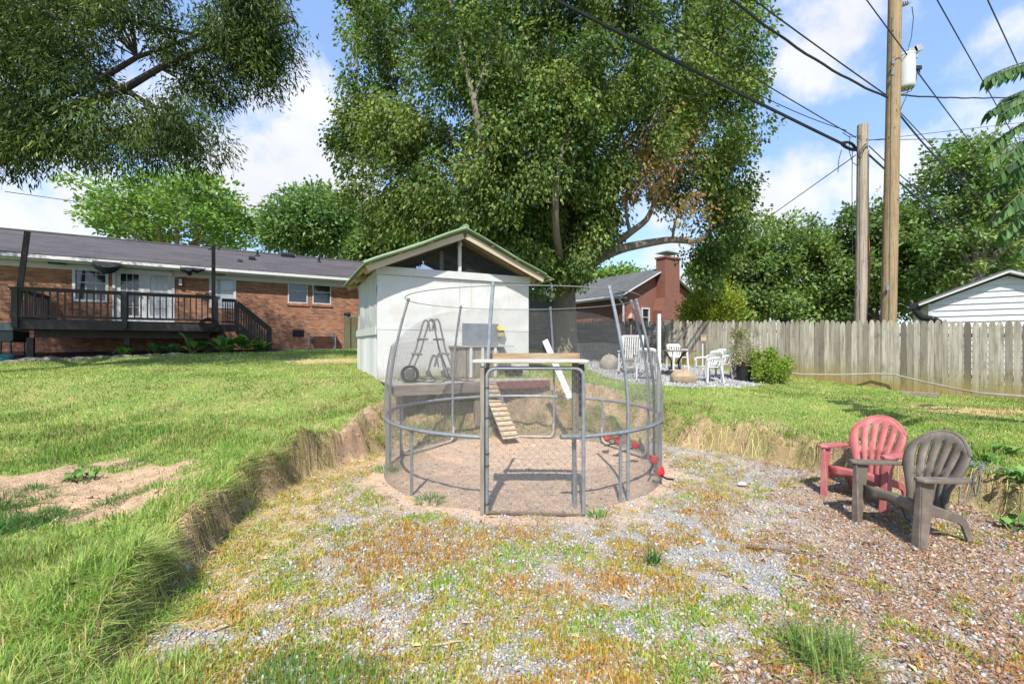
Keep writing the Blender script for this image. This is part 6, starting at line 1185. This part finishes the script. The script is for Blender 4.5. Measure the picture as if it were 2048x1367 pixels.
# big leaved branch at the right edge
SB = (8.3, 4.6, float(H(8.3, 4.6))); sm = thing('sumac_tree', 'big leaved dark green branch reaching in at the right edge', 'tree', SB)
q = MB(); q.tube([(0, 0, -.1), (.05, .1, 1.5), (-.1, .3, 3.2), (-.4, .5, 4.2)], [.13, .11, .08, .05], 8); rnd = random.Random(5); Vv, Fv, Cv = [], [], []; pal = np.array([[.035, .09, .025], [.06, .135, .035], [.10, .19, .05]])
def compound(a, d, L_, n, ls):
    a, d = Vector(a), Vector(d).normalized(); pts = []
    for i in range(8): t = i/7; pts.append(a+d*L_*t+Vector((0, 0, -.30*L_*t*t)))
    q.tube(pts, [.012*(1-t*.7) for t in np.linspace(0, 1, 8)], 4); sd_ = d.cross(Vector((0, 0, 1))).normalized()
    for i in range(n):
        t = .2+.8*i/(n-1); k = t*7; p = pts[int(min(k, 6))].lerp(pts[min(int(k)+1, 7)], k-int(k))
        for s_ in (-1, 1):
            dd = (sd_*s_*.55+d*.35+Vector((rnd.uniform(-.15, .15), rnd.uniform(-.15, .15), -.75-rnd.random()*.6))).normalized(); l = ls*(1-.35*abs(t-.55))*rnd.uniform(.85, 1.15); w_ = l*.30; nr = (d+Vector((rnd.uniform(-.4, .4), rnd.uniform(-.4, .4), .3))).normalized(); sd2 = dd.cross(nr).normalized()
            sd2 = (d-dd*d.dot(dd)).normalized(); nn = dd.cross(sd2); b0 = len(Vv); Vv.extend([p, p+dd*l*.3+sd2*w_*.5+nn*w_*.12, p+dd*l*.65+sd2*w_*.42+nn*w_*.12-Vector((0, 0, l*.03)), p+dd*l-Vector((0, 0, l*.12)), p+dd*l*.65-sd2*w_*.42+nn*w_*.12-Vector((0, 0, l*.03)), p+dd*l*.3-sd2*w_*.5+nn*w_*.12, p+dd*l*.5-Vector((0, 0, l*.02))])
            for x, y in ((0, 1), (1, 2), (2, 3), (3, 4), (4, 5), (5, 0)): Fv.append((b0+x, b0+y, b0+6))
            c = pal[rnd.randrange(3)]*rnd.uniform(.8, 1.2); Cv.extend([c]*7)
for px, py, d, dx, dy, dz, L_ in ((2075, 120, 5.6, -1, .1, .2, .75), (2080, 190, 5.5, -1, -.1, .1, .8), (2100, 220, 5.3, -1, -.2, -.2, .95), (2090, 270, 5.7, -1, 0, -.15, .85), (2110, 330, 5.5, -1, -.15, -.1, 1.05), (2080, 380, 5.6, -1, .1, -.35, .75), (2110, 420, 5.4, -1, -.1, -.25, .8), (2140, 160, 5.8, -.8, .3, .3, .9), (2150, 300, 5.2, -1, -.3, 0, 1.0), (2240, 200, 5.5, 1, .2, .3, .8)):
    a = Vector(P(px+38, py, d))-Vector(SB); q.tube([(-.1, .3, 3.2), Vector((-.1, .3, 3.2)).lerp(a, .6)+Vector((0, 0, .15)), a], [.03, .02, .012], 5); compound(a, (dx, dy, dz-.15), L_, 14, .19); compound(a+Vector((.1, .15, .12)), (dx, dy+.35, dz-.05), L_*.85, 13, .18)
q.build('trunk', bark, sm, True); fastmesh('foliage', [tuple(v) for v in Vv], Fv, leafm, sm, np.array(Cv))
# ------------------------------------------------------------------ garden plants
def canna(label, loc, nl, h, w_, seed, pal, cat='plant', name='leafy_plant', group=None):
    rnd = random.Random(seed); r = thing(name, label, cat, loc, 0, group); V, Fc, C = [], [], []; st = MB()
    for i in range(nl):
        a = rnd.uniform(0, 6.28); el = rnd.uniform(.5, 1.35); L_ = h*rnd.uniform(.55, 1.0); d0 = Vector((math.cos(a)*math.cos(el), math.sin(a)*math.cos(el), math.sin(el))); p = Vector((rnd.uniform(-.12, .12), rnd.uniform(-.12, .12), 0)); st.tube([p, p+d0*L_*.45], [.012, .006], 4)
        p = p+d0*L_*.35; sd_ = d0.cross(Vector((0, 0, 1))).normalized(); c = np.array(pal[rnd.randrange(len(pal))])*rnd.uniform(.8, 1.25); b = len(V)
        for j in range(5):
            t = j/4; ww = w_*L_*math.sin(math.pi*(t*.88+.09)); q_ = p+d0*L_*.65*t+Vector((0, 0, -.25*L_*t*t)); V += [q_-sd_*ww/2+Vector((0, 0, ww*.15)), q_, q_+sd_*ww/2+Vector((0, 0, ww*.15))]; C += [c]*3
            if j: k = b+j*3; Fc += [(k-3, k-2, k+1), (k-3, k+1, k), (k-2, k-1, k+2), (k-2, k+2, k+1)]
    st.build('stem', M('green_stem', (.08, .14, .03), .6), r); fastmesh('leaves', [tuple(v) for v in V], Fc, leafm, r, np.array(C)); return r
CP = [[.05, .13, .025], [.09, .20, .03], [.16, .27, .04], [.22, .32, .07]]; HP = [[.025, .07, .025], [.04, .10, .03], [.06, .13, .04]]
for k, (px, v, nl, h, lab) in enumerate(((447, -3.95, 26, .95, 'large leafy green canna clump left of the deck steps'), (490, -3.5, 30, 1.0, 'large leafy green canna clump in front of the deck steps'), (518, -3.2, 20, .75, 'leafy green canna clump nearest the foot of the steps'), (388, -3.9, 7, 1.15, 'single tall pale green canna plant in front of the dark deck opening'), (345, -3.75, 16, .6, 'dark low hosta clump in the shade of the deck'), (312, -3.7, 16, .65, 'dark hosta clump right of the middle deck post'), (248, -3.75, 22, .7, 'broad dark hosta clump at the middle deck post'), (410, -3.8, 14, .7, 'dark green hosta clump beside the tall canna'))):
    u = HF.uv(px, 700, v)[0]; X, Y, _ = HF.W(u, v); canna(lab, (X, Y, float(H(X, Y))), nl, h, .36, 40+k, CP if k < 4 else HP, group='plants along the deck')
p = onG(1487, 12.9); r = thing('potted_plant', 'tall variegated shrub in a black pot beside the green bush', 'potted plant', p)
MB().lathe([(.17, 0), (.21, .38), (.225, .39), (.225, .42), (.20, .42), (.19, .36)], 20).build('pot', black, r, True)
rng = np.random.default_rng(4); c = lobes_pts([(-.05, 0, .95, .33, .3, .50), (-.1, 0, 1.3, .2, .2, .25), (.05, 0, .6, .3, .3, .2)], 75, rng); V, Fc, col = leaf_mesh(c, .13, 26, .075, .034, [[.10, .14, .06], [.30, .30, .17], [.48, .45, .30], [.14, .16, .07]], .2, (0, 0, .8), .5, rng.random(75)); fastmesh('foliage', V, Fc, leafm, r, col)
q = MB()
for k in range(9): e = c[k*7]; q.tube([(rng.normal(0, .03), rng.normal(0, .03), .36), (e[0]*.4, e[1]*.4, .7), tuple(e)], .007, 4)
q.build('stem', bark, r)
def bush(label, loc, lobes, ncl, nl, cr, ln, wd, pal, seed, name='green_bush'):
    rng = np.random.default_rng(seed); r = thing(name, label, 'bush', loc); c = lobes_pts(lobes, ncl, rng, .5); V, Fc, col = leaf_mesh(c, cr, nl, ln, wd, pal, .1, (0, 0, .2), .5, rng.random(ncl)); fastmesh('foliage', V, Fc, leafm, r, col); q = MB()
    for k in range(min(14, ncl)): e = c[k]; q.tube([(e[0]*.1, e[1]*.1, 0), (e[0]*.5, e[1]*.5, e[2]*.6), tuple(e)], .006, 4)
    q.build('stem', bark, r); return r
bush('bright yellow green leafy bush right of the black plant pot', onG(1530, 12.6), [(0, 0, .36, .42, .38, .36), (.36, .1, .30, .36, .3, .28), (-.2, 0, .62, .26, .22, .26), (.12, 0, .82, .12, .12, .22), (.5, 0, .55, .12, .12, .2)], 130, 34, .12, .075, .042, [[.12, .20, .03], [.22, .32, .05], [.33, .40, .08]], 31)
bush('low straggly green bush against the fence right of the bright bush', onG(1560, 13.4), [(0, 0, .4, .4, .25, .35), (.3, .1, .5, .2, .2, .25)], 55, 26, .12, .07, .04, [[.14, .22, .04], [.25, .33, .07]], 32)
# the tuft at the bottom right, broad leaved weeds
def tuft(label, px, py, n, h, seed, wd=.008, name='grass_tuft', rad=.12, ls=.35, pal=None):
    d = F*CZ/(py-HY); x = (px-CX)/F*d; T = clumps(np.array([x]), np.array([d]), n, rad, h, .3, 0, 0, ls, wd, pal or [[.05, .14, .03], [.10, .24, .05], [.20, .34, .10]]); V = T[0]-np.array([x, d, 0]); o = fastmesh(name, V, T[1], grassm, None, T[2]); o.location = (x, d, 0); return tag(o, label, 'grass tuft')
tuft('large dark green tuft of coarse grass at the bottom right', 1650, 1330, 300, .26, 1, .007, rad=.15, ls=.6, pal=[[.07, .16, .035], [.14, .26, .06], [.24, .34, .10], [.42, .38, .16]]); tuft('small spiky green grass tuft right of the gate in the gravel', 1305, 1125, 60, .17, 2, ls=.5, rad=.04); tuft('green weed tuft at the foot of the left front pool leg', 860, 1003, 160, .10, 3, .008, rad=.14); tuft('green weed tuft at the right foot of the gate', 1195, 1030, 110, .09, 4, .008, rad=.10); tuft('straw coloured grass tuft under the gate', 1075, 1050, 160, .10, 5, .005, rad=.22, ls=.5, pal=[[.30, .18, .06], [.50, .36, .14], [.45, .40, .12]])
tuft('green grass tuft against the left edge of the run', 775, 940, 150, .12, 6, .008, rad=.13)
HW = [[.06, .15, .03], [.11, .24, .05], [.18, .32, .08]]
wd_ = [(160, 962), (1965, 955), (2010, 985), (1985, 930), (1940, 920), (2035, 960), (2000, 905), (2040, 1060), (1700, 900), (1920, 990)]
for k, (px, py) in enumerate(wd_):
    z = .3; d = F*(CZ-z)/(py-HY)
    for _ in range(12): x = (px-CX)/F*d; z = float(H(x, d)); d = .5*d+.5*F*(CZ-z)/(py-HY)
    canna(('small leafy weed rosette on the bare clay at the left', 'leafy weed on the bank straight behind the brown chair back', 'leafy weed lower on the bank right of the brown chair', 'leafy weed upper on the bank right of the brown chair', 'small leafy weed just above the brown chair shoulder', 'leafy weed at the right edge above the bank', 'small leafy weed highest on the right lawn', 'green weed at the foot of the bank in the right corner', 'leafy weed behind the red chair', 'leafy weed low behind the brown chair arm')[k], (x, d, z), 16, .20, .40, 80+k, HW, 'weed', 'broadleaf_weed', 'broad leaved weeds on the banks')
rockb = M('dull_border_stone', (.27, .23, .19), .9, .3, 4, .7, 12, dirt=(.14, .12, .09), dscale=5, damt=.6)
# stones edging the bed under the deck
for k in range(26):
    px = 2+k*14.2; u = HF.uv(px, 712, -3.95)[0]; X, Y, _ = HF.W(u, -3.95+.06*math.sin(k*2.3)); s_ = .10+.07*((k*37) % 10)/10+(.05 if 2 < k < 8 else 0); rock('edging_stone', 'pale rough stone in the low border along the deck bed', (X, Y, float(H(X, Y))-.04), (s_*1.35, s_*.9, s_*.5), 100+k, rockb, 'border stones along the deck bed')
